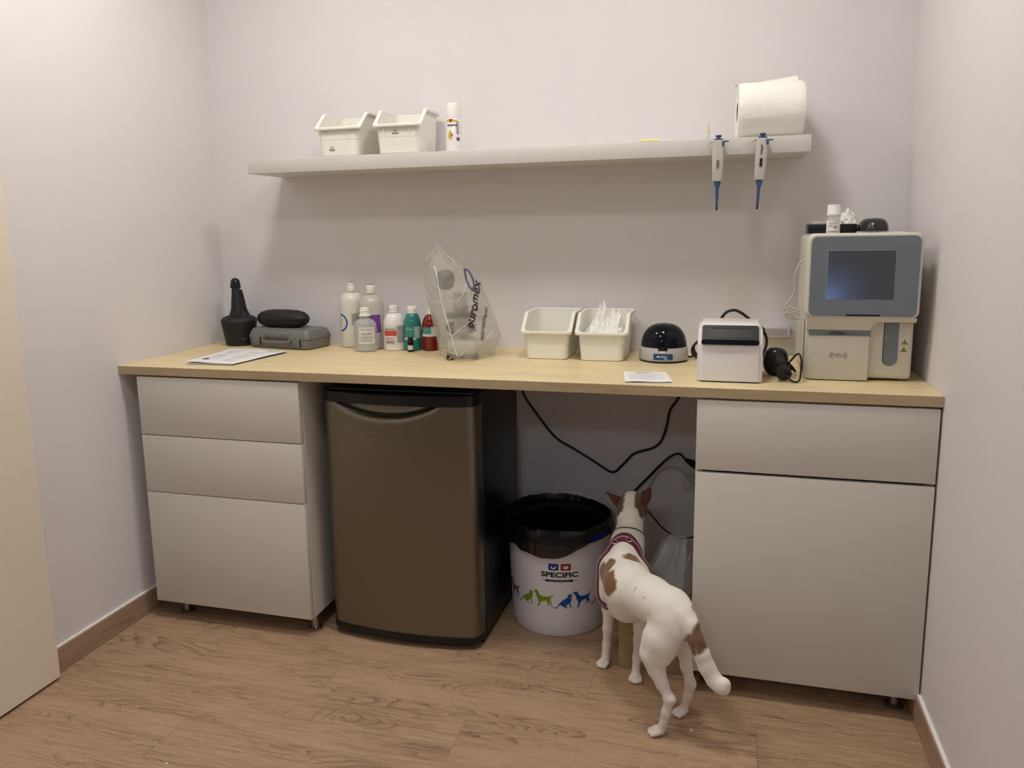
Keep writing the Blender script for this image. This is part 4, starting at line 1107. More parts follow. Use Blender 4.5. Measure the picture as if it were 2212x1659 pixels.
# ------------------------------------------------------------------ centrifuge
def centrifuge():
    t = thing('mini_centrifuge', 'round grey mini centrifuge with smoky dark dome lid and blue label', 'centrifuge', (1.762, -.175, ZT))
    M_g = mat('centrifuge_grey', (178, 176, 172), .4)
    bm = NB(); lathe(bm, [(.060, 0), (.074, .002), (.076, .007)], seg=64); mesh_obj('foot_ring', bm, M_black, t)
    P = [(.0785, .0065), (.0795, .010), (.0765, .044), (.0745, .047), (.066, .0475)]
    bm = NB(); lathe(bm, P, seg=72); b = mesh_obj('housing', bm, M_g, t)
    bm = NB(); prof = []
    for i in range(15):
        a = i/14*PI/2; prof.append((.0725*max(.001, math.cos(a))**.74, .0480+.0725*math.sin(a)))
    lathe(bm, [(.0728, .0482)]+prof, seg=72, cap0=False)
    m = bpy.data.materials.new('smoky_lid'); m.use_nodes = True; nt = m.node_tree; N = nt.nodes; L = nt.links; pb = N['Principled BSDF']
    pb.inputs['Base Color'].default_value = (*lin((22, 22, 28)), 1); pb.inputs['Roughness'].default_value = .04; pb.inputs['Specular IOR Level'].default_value = .35
    nz = N.new('ShaderNodeTexNoise'); nz.inputs['Scale'].default_value = 3; tr = N.new('ShaderNodeBsdfTransparent'); tr.inputs[0].default_value = (.30, .30, .38, 1)
    mr = N.new('ShaderNodeMapRange'); mr.inputs['To Min'].default_value = .36; mr.inputs['To Max'].default_value = .44; L.new(nz.outputs['Fac'], mr.inputs['Value'])
    mx = N.new('ShaderNodeMixShader'); L.new(mr.outputs[0], mx.inputs[0]); L.new(pb.outputs[0], mx.inputs[1]); L.new(tr.outputs[0], mx.inputs[2]); L.new(mx.outputs[0], N['Material Output'].inputs[0])
    mesh_obj('dome_lid', bm, m, t, angle=60)
    bm = NB(); lathe(bm, [(.030, .0478), (.045, .060), (.045, .066), (.012, .080), (.010, .096), (.007, .100)], seg=48); mesh_obj('rotor', bm, mat('rotor_navy', (22, 26, 70), .3), t)
    bb = NB(); q = NB(); prism(q, [(-.012, .040), (.012, .040), (.016, .052), (-.016, .052)], 0, .003)
    add(bb, bend(q, lambda z: .0755, math.radians(-88))); mesh_obj('lid_catch', bb, m, t)
    bb = NB(); q = NB(); prism(q, rrect(-.008, .008, .034, .0405, .0015, 2), 0, .002); add(bb, bend(q, lambda z: .0765, math.radians(-88))); mesh_obj('latch_button', bb, M_whiteb, t)
    rr = lambda z: .0797-.003*(z-.010)/.034
    bb = NB(); q = NB(); prism(q, [(-.0305, .012), (.0305, .012), (.0305, .031), (-.0305, .031)], 0, .0008); add(bb, bend(q, rr, math.radians(-87))); l = mesh_obj('blue_label', bb, mat('label_navy', (24, 66, 112), .4), t)
    for s_, sz, dx, z in (('nahita', .0105, -.001, .0225), ('blue', .0065, .009, .016)):
        q = text_bm(s_, sz, .0003, .0001)
        for v in q.verts: v.co.x += dx; v.co.y += z; v.co.z += .001
        bb = NB(); add(bb, bend(q, rr, math.radians(-87))); mesh_obj('lettering', bb, M_label, l, smooth=False)
    q = NB(); prism(q, rrect(-.0195, -.0135, .0195, .0245, .001, 2), .0009, .0012); bb = NB(); add(bb, bend(q, rr, math.radians(-87))); mesh_obj('logo', bb, M_label, l)
    bm = NB(); pts = []
    for k in range(3):
        for i in range(12):
            a = 2*PI*i/12; pts.append((.108+.020*math.cos(a)+.003*k, .030+.008*k+.01*math.sin(a), .030+.022*math.sin(a)+.003*k))
    tube(bm, [(.074, .03, .012), (.085, .03, .008)]+pts+[(.15, .06, .006), (.19, .10, .006)], .0034, 8, 4); mesh_obj('power_cord', bm, M_cable, t, angle=80)
centrifuge()

# ------------------------------------------------------------------ white card reader
def reader():
    t = thing('card_reader', 'white box-shaped device with slanted black display and card slot', 'device', (1.9675, -.535, ZT))
    M_w = mat('reader_white', (226, 221, 218), .32, coat=.2)
    W = .0795
    prof = [(0, .004), (0, .108), (.002, .113), (.040, .153), (.046, .158), (.056, .161), (.150, .163), (.160, .158), (.163, .148), (.163, .004)]
    def xin(k): return 0
    bm = NB(); rings = []
    for x, ins in ((-W, .006), (-W+.002, .002), (-W+.006, 0), (W-.006, 0), (W-.002, .002), (W, .006)):
        cy, cz = .08, .09
        rings.append([(x, cy+(y-cy)*(1-ins/.08), .004+(z-.004)*(1-ins/.17)) for y, z in prof])
    loft(bm, rings); mesh_obj('housing', bm, M_w, t, angle=40)
    for s in (-1, 1):
        bm = NB(); rings = []
        p2 = [(.008, .003), (.006, .10), (.010, .112), (.044, .146), (.155, .152), (.158, .003)]
        for x, sc in ((s*(W-.001), 1), (s*(W+.0055), .99), (s*(W+.0075), .96)):
            rings.append([(x, .08+(y-.08)*sc, .003+(z-.003)*sc) for y, z in p2])
        loft(bm, rings); mesh_obj('side_panel', bm, M_w, t, angle=40)
    bm = NB(); box(bm, -W+.004, W-.004, .006, .155, 0, .0045, .001, 1); mesh_obj('foot_plate', bm, M_black, t)
    # slanted display
    ang = math.atan2(.040, .038)
    Mx = Matrix.Translation((0, .0015, .1125)) @ Matrix.Rotation(ang, 4, 'X')
    bm = NB(); prism(bm, rrect(-W+.004, W-.004, .004, .056, .006, 5), 0, .004, M=Mx, bev=.0008); d = mesh_obj('display_frame', bm, mat('display_black', (18, 22, 24), .42, spec=.3), t)
    bm = NB(); prism(bm, rrect(-W+.003, W-.003, -.004, .010, .005, 4), 0, .009, M=Matrix.Translation((0, .003, .1095)) @ Matrix.Rotation(ang*.0+math.radians(80), 4, 'X'), bev=.0015); mesh_obj('lower_lip', bm, mat('lip_black', (14, 15, 24), .12), t)
    bm = NB(); prism(bm, rrect(-.058, .058, .014, .041, .002, 3), .004, .0046, M=Mx); mesh_obj('screen', bm, mat('lcd_dark', (34, 36, 32), .4, spec=.3), d)
    bm = NB(); box(bm, -.054, .054, .0455, .0470, .0036, .0047, M=Mx); mesh_obj('card_slot', bm, M_ink, d, smooth=False)
    bm = NB(); prism(bm, [(-.034, .104), (-.030, .090), (-.026, .087), (.026, .087), (.030, .090), (.034, .104)], .0, .0012, M=at_front(0, .0002, 0), bev=.0005); mesh_obj('finger_notch', bm, M_w, t)
    bm = NB(); tube(bm, [(-.028, .163, .150), (-.026, .172, .160), (-.012, .176, .178), (.010, .178, .184), (.030, .176, .176), (.046, .178, .164), (.075, .185, .14), (.10, .20, .11), (.105, .24, .07), (.09, .30, .01)], .0042, 10, 6); mesh_obj('power_cord', bm, M_cable, t, angle=80)
    bm = NB(); tube(bm, [(.078, .187, .148), (.083, .189, .136), (.092, .195, .122)], lambda q: .0045+.004*q, 10, 4); mesh_obj('cord_plug', bm, M_cable, t)
reader()

def adapter():
    t = thing('power_adapter', 'white slotted power adapter plugged in at the back wall above the scanner', 'adapter', (2.058, -.048, .962))
    M_a = mat('adapter_white', (200, 196, 198), .45)
    bm = NB(); box(bm, 0, .100, 0, .0475, 0, .036, .0035, 2); b = mesh_obj('adapter_body', bm, M_a, t)
    bm = NB()
    for k in range(17): box(bm, .010+k*.0048, .0122+k*.0048, -.0004, .001, .005, .028, 0)
    mesh_obj('vent_slots', bm, mat('slot_grey', (128, 124, 124), .7), b, smooth=False)
    bm = NB(); tube(bm, [(.100, .02, .020), (.108, .018, .016), (.118, .016, .018), (.136, .016, .019)], .0028, 8, 5); mesh_obj('cord', bm, M_a, t)
adapter()

def scanner():
    t = thing('barcode_scanner', 'black handheld scanner lying between the white box device and the analyzer', 'scanner', (2.10, -.42, ZT))
    M_s = mat('scanner_black', (10, 11, 14), .22)
    bm = NB(); rings = []
    for k in range(13):                     # egg-shaped head resting on its nose
        v = k/12; a = v*PI; z = .041-.041*math.cos(a)
        r = math.sin(a)**.62*.034+.001
        rings.append([(-.004+r*1.0*math.cos(2*PI*i/32), .034-.012*v+r*1.05*math.sin(2*PI*i/32), z) for i in range(32)])
    loft(bm, rings); mesh_obj('head', bm, M_s, t, angle=70)
    bm = NB(); tube(bm, [(0, .030, .062), (.004, -.010, .052), (.010, -.050, .034), (.014, -.078, .022)], lambda q: .0185-.004*math.sin(q*PI)+(.001 if q > .8 else 0), 20, 8); mesh_obj('handle', bm, M_blackm, t, angle=70)
    bm = NB()
    for k in range(3): tube(bm, [(.0085+.001*k, -.040-.006*k, .038-.0035*k), (.0092+.001*k, -.043-.006*k, .0365-.0035*k)], .0168, 20, 2)
    mesh_obj('grip_rib', bm, M_black, t)
    bm = NB(); box(bm, -.006, .018, -.002, .012, .066, .074, .003, 2); mesh_obj('trigger', bm, M_black, t)
    bm = NB(); tube(bm, [(.014, -.072, .026), (.022, -.082, .018), (.034, -.088, .006), (.048, -.086, .004), (.055, -.078, .012), (.0575, -.068, .04), (.0575, -.062, .062), (.052, -.052, .076), (.044, -.040, .070), (.034, -.02, .052), (.030, .02, .035), (.036, .05, .02), (.046, .06, .012), (.052, .04, .010), (.044, .026, .024), (.034, .036, .034), (.036, .06, .03), (.044, .066, .014), (.040, .10, .004), (.03, .16, .0035)], .0026, 8, 8); mesh_obj('cord', bm, M_cable, t, angle=80)
scanner()

# ------------------------------------------------------------------ blood analyzer
def analyzer():
    t = thing('blood_analyzer', 'tall cream laboratory analyzer with grey front panel and blue-grey screen', 'analyzer', (2.168, -.45, ZT))
    M_c = mat('analyzer_cream', (206, 201, 188), .42)
    M_p = mat('analyzer_panel_grey', (112, 121, 127), .45)
    bm = NB(); box(bm, .002, .274, .062, .345, .010, .398, .014, 4); mesh_obj('rear_housing', bm, M_c, t)
    bm = NB(); box(bm, .000, .276, .018, .060, .006, .402, .012, 4); fr = mesh_obj('front_frame', bm, M_c, t)
    for x in (.02, .232):
        for y in (.05, .31):
            bm = NB(); box(bm, x, x+.022, y, y+.022, 0, .012, .002, 1); mesh_obj('foot', bm, M_black, t)
    # lower left door, rounded on its left edge
    pts = [(.1655, .05), (.1655, .004), (.162, 0), (.03, 0), (.012, .004), (.003, .013), (0, .03), (0, .05)]
    bm = NB(); rings = []
    for z, ins in ((.002, .006), (.003, .002), (.007, 0), (.1685, 0)): rings.append([(.083+(x-.083)*(1-ins/.08), .05+(y-.05)*(1-ins/.05), z) for x, y in pts])
    loft(bm, rings); dr = mesh_obj('front_door', bm, M_c, t, angle=40)
    # overhang wedge under the screen head
    bm = NB(); prof = [(.05, .143), (-.0008, .143), (-.0025, .150), (-.006, .158), (-.0105, .167), (-.0150, .178), (.05, .180)]
    n = 6; rings = [[(x, y, z) for y, z in prof] for x in (.001, .1655)]
    loft(bm, rings)
    rings = []
    for k in range(7):
        a = k/6*PI/2; x = .1655+.024*(1-math.cos(a)); zb = .143+.0222*math.sin(a)
        rings.append([(x, y, max(z, zb)) for y, z in prof])
    rings.append([(.274, y, max(z, .1652)) for y, z in prof]); loft(bm, rings); mesh_obj('overhang', bm, M_c, t, angle=30)
    # screen head
    bm = NB(); rings = []
    for y, q in ((.045, 0), (-.010, 0), (-.0145, .0012), (-.0172, .0032), (-.018, .006)): rings.append([(x, y, z) for x, z in rrect(-.006+q, .279-q, .176+q, .404-q, .020-q*.6, 8)])
    loft(bm, rings); hd = mesh_obj('screen_head', bm, M_c, t, angle=40)
    bm = NB(); prism(bm, rrect(.003, .271, .182, .396, .016, 6), .0175, .0192, M=at_front(0, 0, 0)); p = mesh_obj('front_panel', bm, M_p, hd, label='blue-grey panel')
    bm = NB(); x0, x1, z0, z1 = .046, .213, .228, .358
    Q = NB(); f = [(x0-.0015, z0-.0015), (x1+.0015, z0-.0015), (x1+.0015, z1+.0015), (x0-.0015, z1+.0015)]
    prism(bm, f, .0192, .0196, M=at_front(0, 0, 0)); mesh_obj('screen_edge', bm, mat('screen_edge', (150, 150, 156), .5), p)
    # screen: dark lcd with a faint blue glow from its lower left
    m = bpy.data.materials.new('lcd_screen'); m.use_nodes = True; nt = m.node_tree; N = nt.nodes; L = nt.links; b = N['Principled BSDF']
    b.inputs['Base Color'].default_value = (*lin((66, 70, 74)), 1); b.inputs['Roughness'].default_value = .3
    tc = N.new('ShaderNodeTexCoord'); vd = N.new('ShaderNodeVectorMath'); vd.operation = 'DISTANCE'; vd.inputs[1].default_value = (x0, -.02, z0)
    L.new(tc.outputs['Object'], vd.inputs[0]); mr = N.new('ShaderNodeMapRange'); mr.inputs['From Min'].default_value = 0; mr.inputs['From Max'].default_value = .17
    mr.inputs['To Min'].default_value = 1; mr.inputs['To Max'].default_value = 0; L.new(vd.outputs['Value'], mr.inputs['Value'])
    pw = N.new('ShaderNodeMath'); pw.operation = 'POWER'; pw.inputs[1].default_value = 3.2; L.new(mr.outputs[0], pw.inputs[0])
    ad = N.new('ShaderNodeMath'); ad.operation = 'MULTIPLY_ADD'; ad.inputs[1].default_value = .26; ad.inputs[2].default_value = .006; L.new(pw.outputs[0], ad.inputs[0])
    b.inputs['Emission Color'].default_value = (.22, .38, .85, 1); L.new(ad.outputs[0], b.inputs['Emission Strength'])
    bm = NB(); prism(bm, [(x0, z0), (x1, z0), (x1, z1), (x0, z1)], .0197, .0200, M=at_front(0, 0, 0)); mesh_obj('screen', bm, m, p, smooth=False)
    bm = NB(); prism(bm, rrect(.098, .182, .183, .1875, .001, 2), .0193, .0202, M=at_front(0, 0, 0)); mesh_obj('dark_slot', bm, M_ink, p)
    # grey stripe with the lettering
    bm = NB(); prism(bm, [(.008, .126), (.1650, .126), (.1650, .142), (.008, .142)], 0, .0009, M=at_front(0, .0003, 0)); s = mesh_obj('grey_stripe', bm, M_p, dr)
    bm = NB(); add(bm, text_bm('urano', .0165, .0003, .0004, 'LEFT'), at_front(.061, -.0006, .1345)); mesh_obj('lettering', bm, M_ink, s, smooth=False)
    bm = NB(); add(bm, text_bm('lab in clinic', .0072, .0003, .0, 'LEFT'), at_front(.1005, -.0006, .1322)); mesh_obj('lettering', bm, mat('ink_soft', (60, 62, 66), .6), s, smooth=False)
    bm = NB(); prism(bm, [(.053+.0016*math.cos(i*PI/6), .1315+.0016*math.sin(i*PI/6)) for i in range(12)], 0, .0004, M=at_front(0, -.0006, 0)); mesh_obj('logo_dot', bm, M_ink, s)
    # contactless sign
    bm = NB(); cx, cz = .087, .072
    for k, r in enumerate((.013, .0175, .022)):
        for sgn in (-1, 1):
            pts = [(cx+sgn*(r*math.cos(a)-.0), -.0006, cz+r*math.sin(a)*.62) for a in [math.radians(-38+76*i/8) for i in range(9)]]
            tube(bm, pts, .00045+.00012*k, 5, 2)
    for a, b_ in (((-.009, 0), (-.002, .006)), ((-.002, .006), (.009, .0)), ((.009, 0), (.003, -.007)), ((.003, -.007), (-.009, 0)), ((-.005, -.0005), (.005, .0012))):
        tube(bm, [(cx+a[0], -.0006, cz+a[1]), (cx+b_[0], -.0006, cz+b_[1])], .0005, 5, 2, smooth=False)
    mesh_obj('contactless_symbol', bm, M_inkg, dr)
    # sample slot on the right, recessed
    sl = [(.202-.0, .165)]+[(.2195+.0185*math.cos(a), .062+.0185*math.sin(a)) for a in [PI+i*PI/16 for i in range(17)]]+[(.238, .165)]
    sl[0] = (.201, .165)
    bm = NB(); prism(bm, sl, 0, .0006, M=at_front(0, .0175, 0)); mesh_obj('slot_edge', bm, M_ink, fr)
    sl2 = [(x+.0012, z) if x < .21 else (x, z) for x, z in sl]; sl2 = [(x, z+.0006) for x, z in sl2]
    bm = NB(); prism(bm, sl2, .0006, .0012, M=at_front(.0004, .0175, 0)); mesh_obj('sample_slot', bm, M_p, fr)
    yel = mat('warning_yellow', (196, 180, 40), .5)
    for zc, dx in ((.110, 0), (.090, -.0015)):
        x = .2545+dx
        bm = NB(); prism(bm, [(x-.008, zc-.0078), (x+.008, zc-.0078), (x+.008, zc+.0082), (x-.008, zc+.0082)], 0, .0003, M=at_front(0, .0176, 0)); st = mesh_obj('warning_sticker', bm, M_label, fr, smooth=False)
        bm = NB(); prism(bm, [(x-.0085, zc-.0068), (x+.0085, zc-.0068), (x, zc+.0072)], .0003, .0005, M=at_front(0, .0176, 0)); mesh_obj('triangle_edge', bm, M_ink, st, smooth=False)
        bm = NB(); prism(bm, [(x-.006, zc-.0054), (x+.006, zc-.0054), (x, zc+.0045)], .0005, .0007, M=at_front(0, .0176, 0)); mesh_obj('yellow_triangle', bm, yel, st, smooth=False)
        bm = NB(); prism(bm, [(x+.0018*math.cos(i*PI/4), zc-.0018+.0021*math.sin(i*PI/4)) for i in range(8)], .0007, .0009, M=at_front(0, .0176, 0)); mesh_obj('symbol', bm, M_ink, st, smooth=False)
    bm = NB(); box(bm, -.0012, .003, .075, .083, .185, .215, .001, 1); mesh_obj('side_hook', bm, M_c, t)
analyzer()
cable('white_cable', 'thin white cable bundled and hanging at the left side of the analyzer',
      [(2.1665, -.30, 1.222), (2.155, -.30, 1.211), (2.143, -.30, 1.175), (2.146, -.30, 1.135), (2.130, -.30, 1.100), (2.123, -.30, 1.092), (2.14, -.30, 1.083), (2.160, -.30, 1.076), (2.150, -.30, 1.070), (2.123, -.30, 1.082), (2.119, -.30, 1.076), (2.140, -.30, 1.066), (2.162, -.30, 1.066), (2.150, -.30, 1.056), (2.124, -.30, 1.068), (2.122, -.30, 1.062), (2.14, -.30, 1.053), (2.1665, -.30, 1.053)], .0026, M_wcab)
# things on the analyzer
ZA = ZT+.4045
def on_top():
    t = thing('specimen_jar', 'small clear jar with white cap and printed label on top of the analyzer', 'jar', (2.233, -.375, ZA-.002))
    r = .0172; bm = NB(); lathe(bm, [(r-.001, 0), (r, .001), (r, .046), (.0150, .050)], seg=40); b = mesh_obj('jar_body', bm, M_clear, t)
    bm = NB(); lathe(bm, [(.0178, .049), (.0182, .050), (.0182, .056), (.0172, .0575), (.0170, .076), (.0160, .079)], seg=40); mesh_obj('cap', bm, M_cap, t)
    l = lab(t, b, 'paper_label', mat('jar_label', (226, 222, 214), .6), r, -95, .050, .002, .038)
    lines(l, M_inkg, r, -97, .028, [.035, .0225, .018, .0075, .005], .0009, th=.0010)
    lines(l, M_ink, r, -118, .008, [.0275, .0225], .0014, th=.0010)
    labtext(l, 'CE', .0065, M_ink, r, -80, .0165, lift=.0009)
    labtext(l, 'x Y', .006, M_ink, r, -84, .0285, lift=.0009)
    t = thing('black_box', 'flat black plastic box with clear lid on top of the analyzer', 'box', (2.172, -.335, ZA-.002))
    bm = NB(); box(bm, 0, .128, 0, .085, 0, .026, .0025, 2); mesh_obj('box_body', bm, M_black, t)
    bm = NB(); box(bm, .010, .050, .004, .07, .0265, .034, .003, 2); mesh_obj('clear_lid', bm, film_mat('smoky_clear', .45), t)
    bm = NB(); box(bm, -.0004, .001, .02, .04, .008, .018); mesh_obj('side_mark', bm, M_inkg, t, smooth=False)
    crumple('crumpled_wrapper', 'small crumpled clear white wrapper on the black box', (2.276, -.295, ZA+.0285), .02, [(-.1, 0, .016, .9), (.35, .2, .012, .6)], 8.1, .030, .026, 34)
    t = thing('notepad', 'thin white paper pad under the mouse on the analyzer', 'paper pad', (2.300, -.43, ZA-.002))
    bm = sheet_quad((0, 0, 0), (-.004, .13, 0), (.10, .14, 0), (.112, .012, 0), z0=.0012, wob=.002, seed=1, th=.001); mesh_obj('pad', bm, M_paper, t)
    t = thing('computer_mouse', 'black domed computer mouse on top of the analyzer', 'mouse', (2.337, -.350, ZA+.0025), math.radians(12))
    bm = NB(); rings = []
    for k in range(9):
        v = k/8; a = v*PI/2; sc = math.cos(a)**.55 if k < 8 else .02
        rings.append([((.037*sc)*math.copysign(abs(math.cos(q))**.85, math.cos(q))+.004*v, .052*sc*math.copysign(abs(math.sin(q))**.9, math.sin(q)), .0005+.036*math.sin(a)) for q in [2*PI*i/40 for i in range(40)]])
    loft(bm, rings); mesh_obj('shell', bm, mat('mouse_dark', (38, 36, 36), .25), t, angle=70)
    bm = NB(); lathe(bm, [(.0025, -.002), (.004, -.0015), (.004, .0015), (.0025, .002)], seg=20, M=Matrix.Translation((0, -.034, .0255)) @ Matrix.Rotation(PI/2, 4, 'Y')); mesh_obj('wheel', bm, M_black, t)
on_top()

# ------------------------------------------------------------------ the dog: one blended surface
def cone(a, ra, b, rb, k=.012, flat=None): return (Vector(a), ra, Vector(b), rb, k, flat)
def build_field(prims, lo, hi, h):
    n = [int(math.ceil((hi[i]-lo[i])/h))+1 for i in range(3)]
    ax = [lo[i]+h*np.arange(n[i], dtype=np.float32) for i in range(3)]
    F = np.full(n, .05, np.float32)
    for a, ra, b, rb, k, flat in prims:
        m = max(ra, rb)+k*1.5+.03
        sl = []
        for i in range(3):
            x0, x1 = min(a[i], b[i])-m, max(a[i], b[i])+m
            sl.append(slice(max(0, int((x0-lo[i])/h)), min(n[i], int((x1-lo[i])/h)+2)))
        X = ax[0][sl[0]][:, None, None]-a[0]; Y = ax[1][sl[1]][None, :, None]-a[1]; Z = ax[2][sl[2]][None, None, :]-a[2]
        d = b-a
        if flat is not None:
            nv, s = flat; nv = Vector(nv).normalized(); q = (X*nv[0]+Y*nv[1]+Z*nv[2])*(s-1)
            X = X+nv[0]*q; Y = Y+nv[1]*q; Z = Z+nv[2]*q
            dn = d.dot(nv)*(s-1); d = d+nv*dn
        L2 = max(d.dot(d), 1e-10)
        t = np.clip((X*d[0]+Y*d[1]+Z*d[2])/L2, 0, 1)
        D = np.sqrt((X-t*d[0])**2+(Y-t*d[1])**2+(Z-t*d[2])**2)-(ra+(rb-ra)*t)
        if flat is not None: D = D/flat[1]*1.3
        G = F[tuple(sl)]; hh = np.clip(.5+.5*(G-D)/k, 0, 1)
        F[tuple(sl)] = (G*(1-hh)+D*hh)-k*hh*(1-hh)
    return F, ax
def surface_nets(F, lo, h):
    nx, ny, nz = F.shape; S = F < 0
    c = [F[i:nx-1+i, j:ny-1+j, k:nz-1+k] for i in (0, 1) for j in (0, 1) for k in (0, 1)]
    s = [v < 0 for v in c]; cnt = sum(v.astype(np.int8) for v in s); act = (cnt > 0) & (cnt < 8)
    idx = -np.ones(act.shape, np.int64); ii = np.argwhere(act); idx[act] = np.arange(len(ii))
    V = np.zeros((len(ii), 3)); W = np.zeros(len(ii))
    cv = [v[act] for v in c]; off = [(i, j, k) for i in (0, 1) for j in (0, 1) for k in (0, 1)]
    for p in range(8):
        for q in range(p+1, 8):
            if sum(abs(off[p][d]-off[q][d]) for d in range(3)) != 1: continue
            a, b = cv[p], cv[q]; m = (a < 0) != (b < 0); t = np.where(m, a/np.where(m, a-b, 1), 0)
            for d in range(3): V[:, d] += np.where(m, off[p][d]+t*(off[q][d]-off[p][d]), 0)
            W += m
    V = (V/W[:, None]+ii)*h+np.array(lo)
    faces = []
    for d in range(3):
        e = [0, 0, 0]; e[d] = 1
        A = S[:nx-e[0] or None, :ny-e[1] or None, :nz-e[2] or None]; B = S[e[0]:, e[1]:, e[2]:]
        pts = np.argwhere(A != B); u, v = [(1, 2), (2, 0), (0, 1)][d]
        ok = (pts[:, u] > 0) & (pts[:, v] > 0) & (pts[:, u] < F.shape[u]-1) & (pts[:, v] < F.shape[v]-1); pts = pts[ok]
        def g(du, dv):
            q = pts.copy(); q[:, u] -= du; q[:, v] -= dv; return idx[q[:, 0], q[:, 1], q[:, 2]]
        Q = np.stack([g(0, 0), g(1, 0), g(1, 1), g(0, 1)], 1); inside = A[tuple(pts.T)]
        Q = np.where(inside[:, None], Q, Q[:, ::-1]); faces.append(Q[(Q >= 0).all(1)])
    return V, np.concatenate(faces)
def dog():
    t = thing('dog', 'small white dog with tan patches and burgundy harness, seen from behind', 'dog', (0, 0, 0))
    K = .022; P = []
    # trunk
    P += [cone((1.676, -.535, .318), .060, (1.712, -.635, .312), .069, K), cone((1.674, -.535, .268), .052, (1.706, -.625, .262), .060, K),
          cone((1.712, -.635, .306), .066, (1.775, -.715, .325), .058, K), cone((1.775, -.715, .322), .057, (1.838, -.780, .328), .057, K),
          cone((1.838, -.780, .325), .053, (1.868, -.808, .322), .036, K),
          cone((1.665, -.500, .30), .050, (1.672, -.53, .25), .048, K)]
    # shoulders, neck
    P += [cone((1.640, -.530, .318), .030, (1.632, -.535, .235), .030, K), cone((1.728, -.560, .318), .034, (1.738, -.575, .235), .028, K),
          cone((1.686, -.535, .335), .056, (1.690, -.475, .388), .0455, K), cone((1.690, -.475, .388), .0450, (1.690, -.430, .432), .0385, .012), cone((1.686, -.510, .368), .0545, (1.688, -.496, .384), .0510, .010)]
    # head, snout
    P += [cone((1.688, -.425, .452), .040, (1.690, -.392, .476), .0385, .014), cone((1.668, -.395, .458), .026, (1.712, -.393, .455), .027, .014),
          cone((1.694, -.375, .456), .030, (1.700, -.330, .430), .019, .012), cone((1.700, -.330, .430), .017, (1.704, -.295, .416), .012, .01), cone((1.698, -.345, .434), .017, (1.703, -.300, .410), .010, .01)]
    # ears
    earL = [cone((1.662, -.398, .468), .0165, (1.642, -.394, .482), .0140, .008, ((.35, -.80, .5), 2.6)), cone((1.642, -.394, .482), .0135, (1.606, -.388, .508), .0035, .006, ((.35, -.8, .5), 2.6))]
    earR = [cone((1.716, -.398, .472), .0180, (1.731, -.394, .502), .0175, .008, ((.25, .85, -.1), 2.6)), cone((1.731, -.394, .502), .0165, (1.744, -.390, .527), .0070, .006, ((.25, .85, -.1), 2.6))]
    P += earL+earR
    # fore legs
    def chain(pts, k=.012): return [cone(a[:3], a[3], b[:3], b[3], k) for a, b in zip(pts, pts[1:])]
    P += chain([(1.636, -.530, .245, .030), (1.640, -.528, .185, .0205), (1.636, -.526, .120, .0145), (1.633, -.524, .062, .0118), (1.630, -.532, .028, .0125)])
    P += chain([(1.733, -.572, .245, .028), (1.737, -.576, .185, .0195), (1.735, -.578, .120, .0145), (1.731, -.580, .062, .0118), (1.729, -.588, .028, .0125)])
    # hind legs
    P += chain([(1.838, -.800, .300, .050), (1.815, -.808, .255, .046), (1.797, -.812, .215, .034), (1.806, -.818, .175, .0215), (1.822, -.828, .140, .0148), (1.844, -.842, .108, .0125), (1.836, -.842, .070, .0105), (1.828, -.842, .034, .0115)], .014)
    P += [cone((1.852, -.812, .285), .036, (1.824, -.822, .215), .022, .018), cone((1.844, -.842, .108), .0115, (1.852, -.850, .112), .0085, .008)]
    P += chain([(1.868, -.765, .290, .040), (1.870, -.738, .235, .033), (1.872, -.722, .190, .0210), (1.880, -.726, .140, .0142), (1.892, -.738, .098, .0125), (1.886, -.735, .060, .0105), (1.879, -.733, .032, .0115)], .014)
    # tail
    P += chain([(1.874, -.805, .338, .018), (1.894, -.830, .315, .0170), (1.907, -.845, .283, .0175), (1.921, -.850, .252, .0185), (1.936, -.852, .218, .0185), (1.953, -.856, .189, .0165), (1.966, -.861, .177, .0145), (1.977, -.866, .176, .0130), (1.982, -.869, .190, .0108)], .018)
    # paws with toes
    def paw(c, d, r=.0112, s=1.):
        d = Vector((d[0], d[1], 0)).normalized(); w = Vector((-d.y, d.x, 0)); c = Vector(c); out = []
        out.append(cone(c+Vector((0, 0, .016)), .0125*s, c+d*.012+Vector((0, 0, .0135)), .0125*s, .008))
        for q, (off, ln) in enumerate(((-.0140, .014), (-.0048, .021), (.0048, .021), (.0140, .014))):
            out.append(cone(c+w*off*.8*s+d*.006+Vector((0, 0, .013)), .0072*s, c+w*off*s+d*(ln+.006)*s+Vector((0, 0, .0072)), .0062*s, .0014))
        return out
    P += paw((1.631, -.534, 0), (-.35, -.5)); P += paw((1.730, -.590, 0), (-.05, -1))
    P += paw((1.822, -.842, 0), (-1, .05), s=1.05); P += paw((1.876, -.735, 0), (-.75, -.35))
    lo, hi, h = (1.575, -.905, -.008), (2.02, -.262, .56), .0034
    F, ax = build_field(P, lo, hi, h)
    V, Q = surface_nets(F, lo, h)
    me = bpy.data.meshes.new('body'); me.from_pydata([tuple(v) for v in V], [], [tuple(int(i) for i in q) for q in Q]); me.update()
    bm = NB(); bm.from_mesh(me)
    for _ in range(2): bmesh.ops.smooth_vert(bm, verts=[v for v in bm.verts if v.co.z > .022], factor=.5, use_axis_x=True, use_axis_y=True, use_axis_z=True)
    bmesh.ops.recalc_face_normals(bm, faces=bm.faces[:]); bm.normal_update()
    for v in bm.verts:
        c = v.co; n = noise.noise(c*28)*.0012+noise.noise(c*120)*.0003
        if v.co.z > .03: v.co += v.normal*n
        # ruff of longer hair above the harness
        if c.z < .0015: v.co.z = .0
    bm.to_mesh(me); bm.free()
    me.polygons.foreach_set('use_smooth', [True]*len(me.polygons))
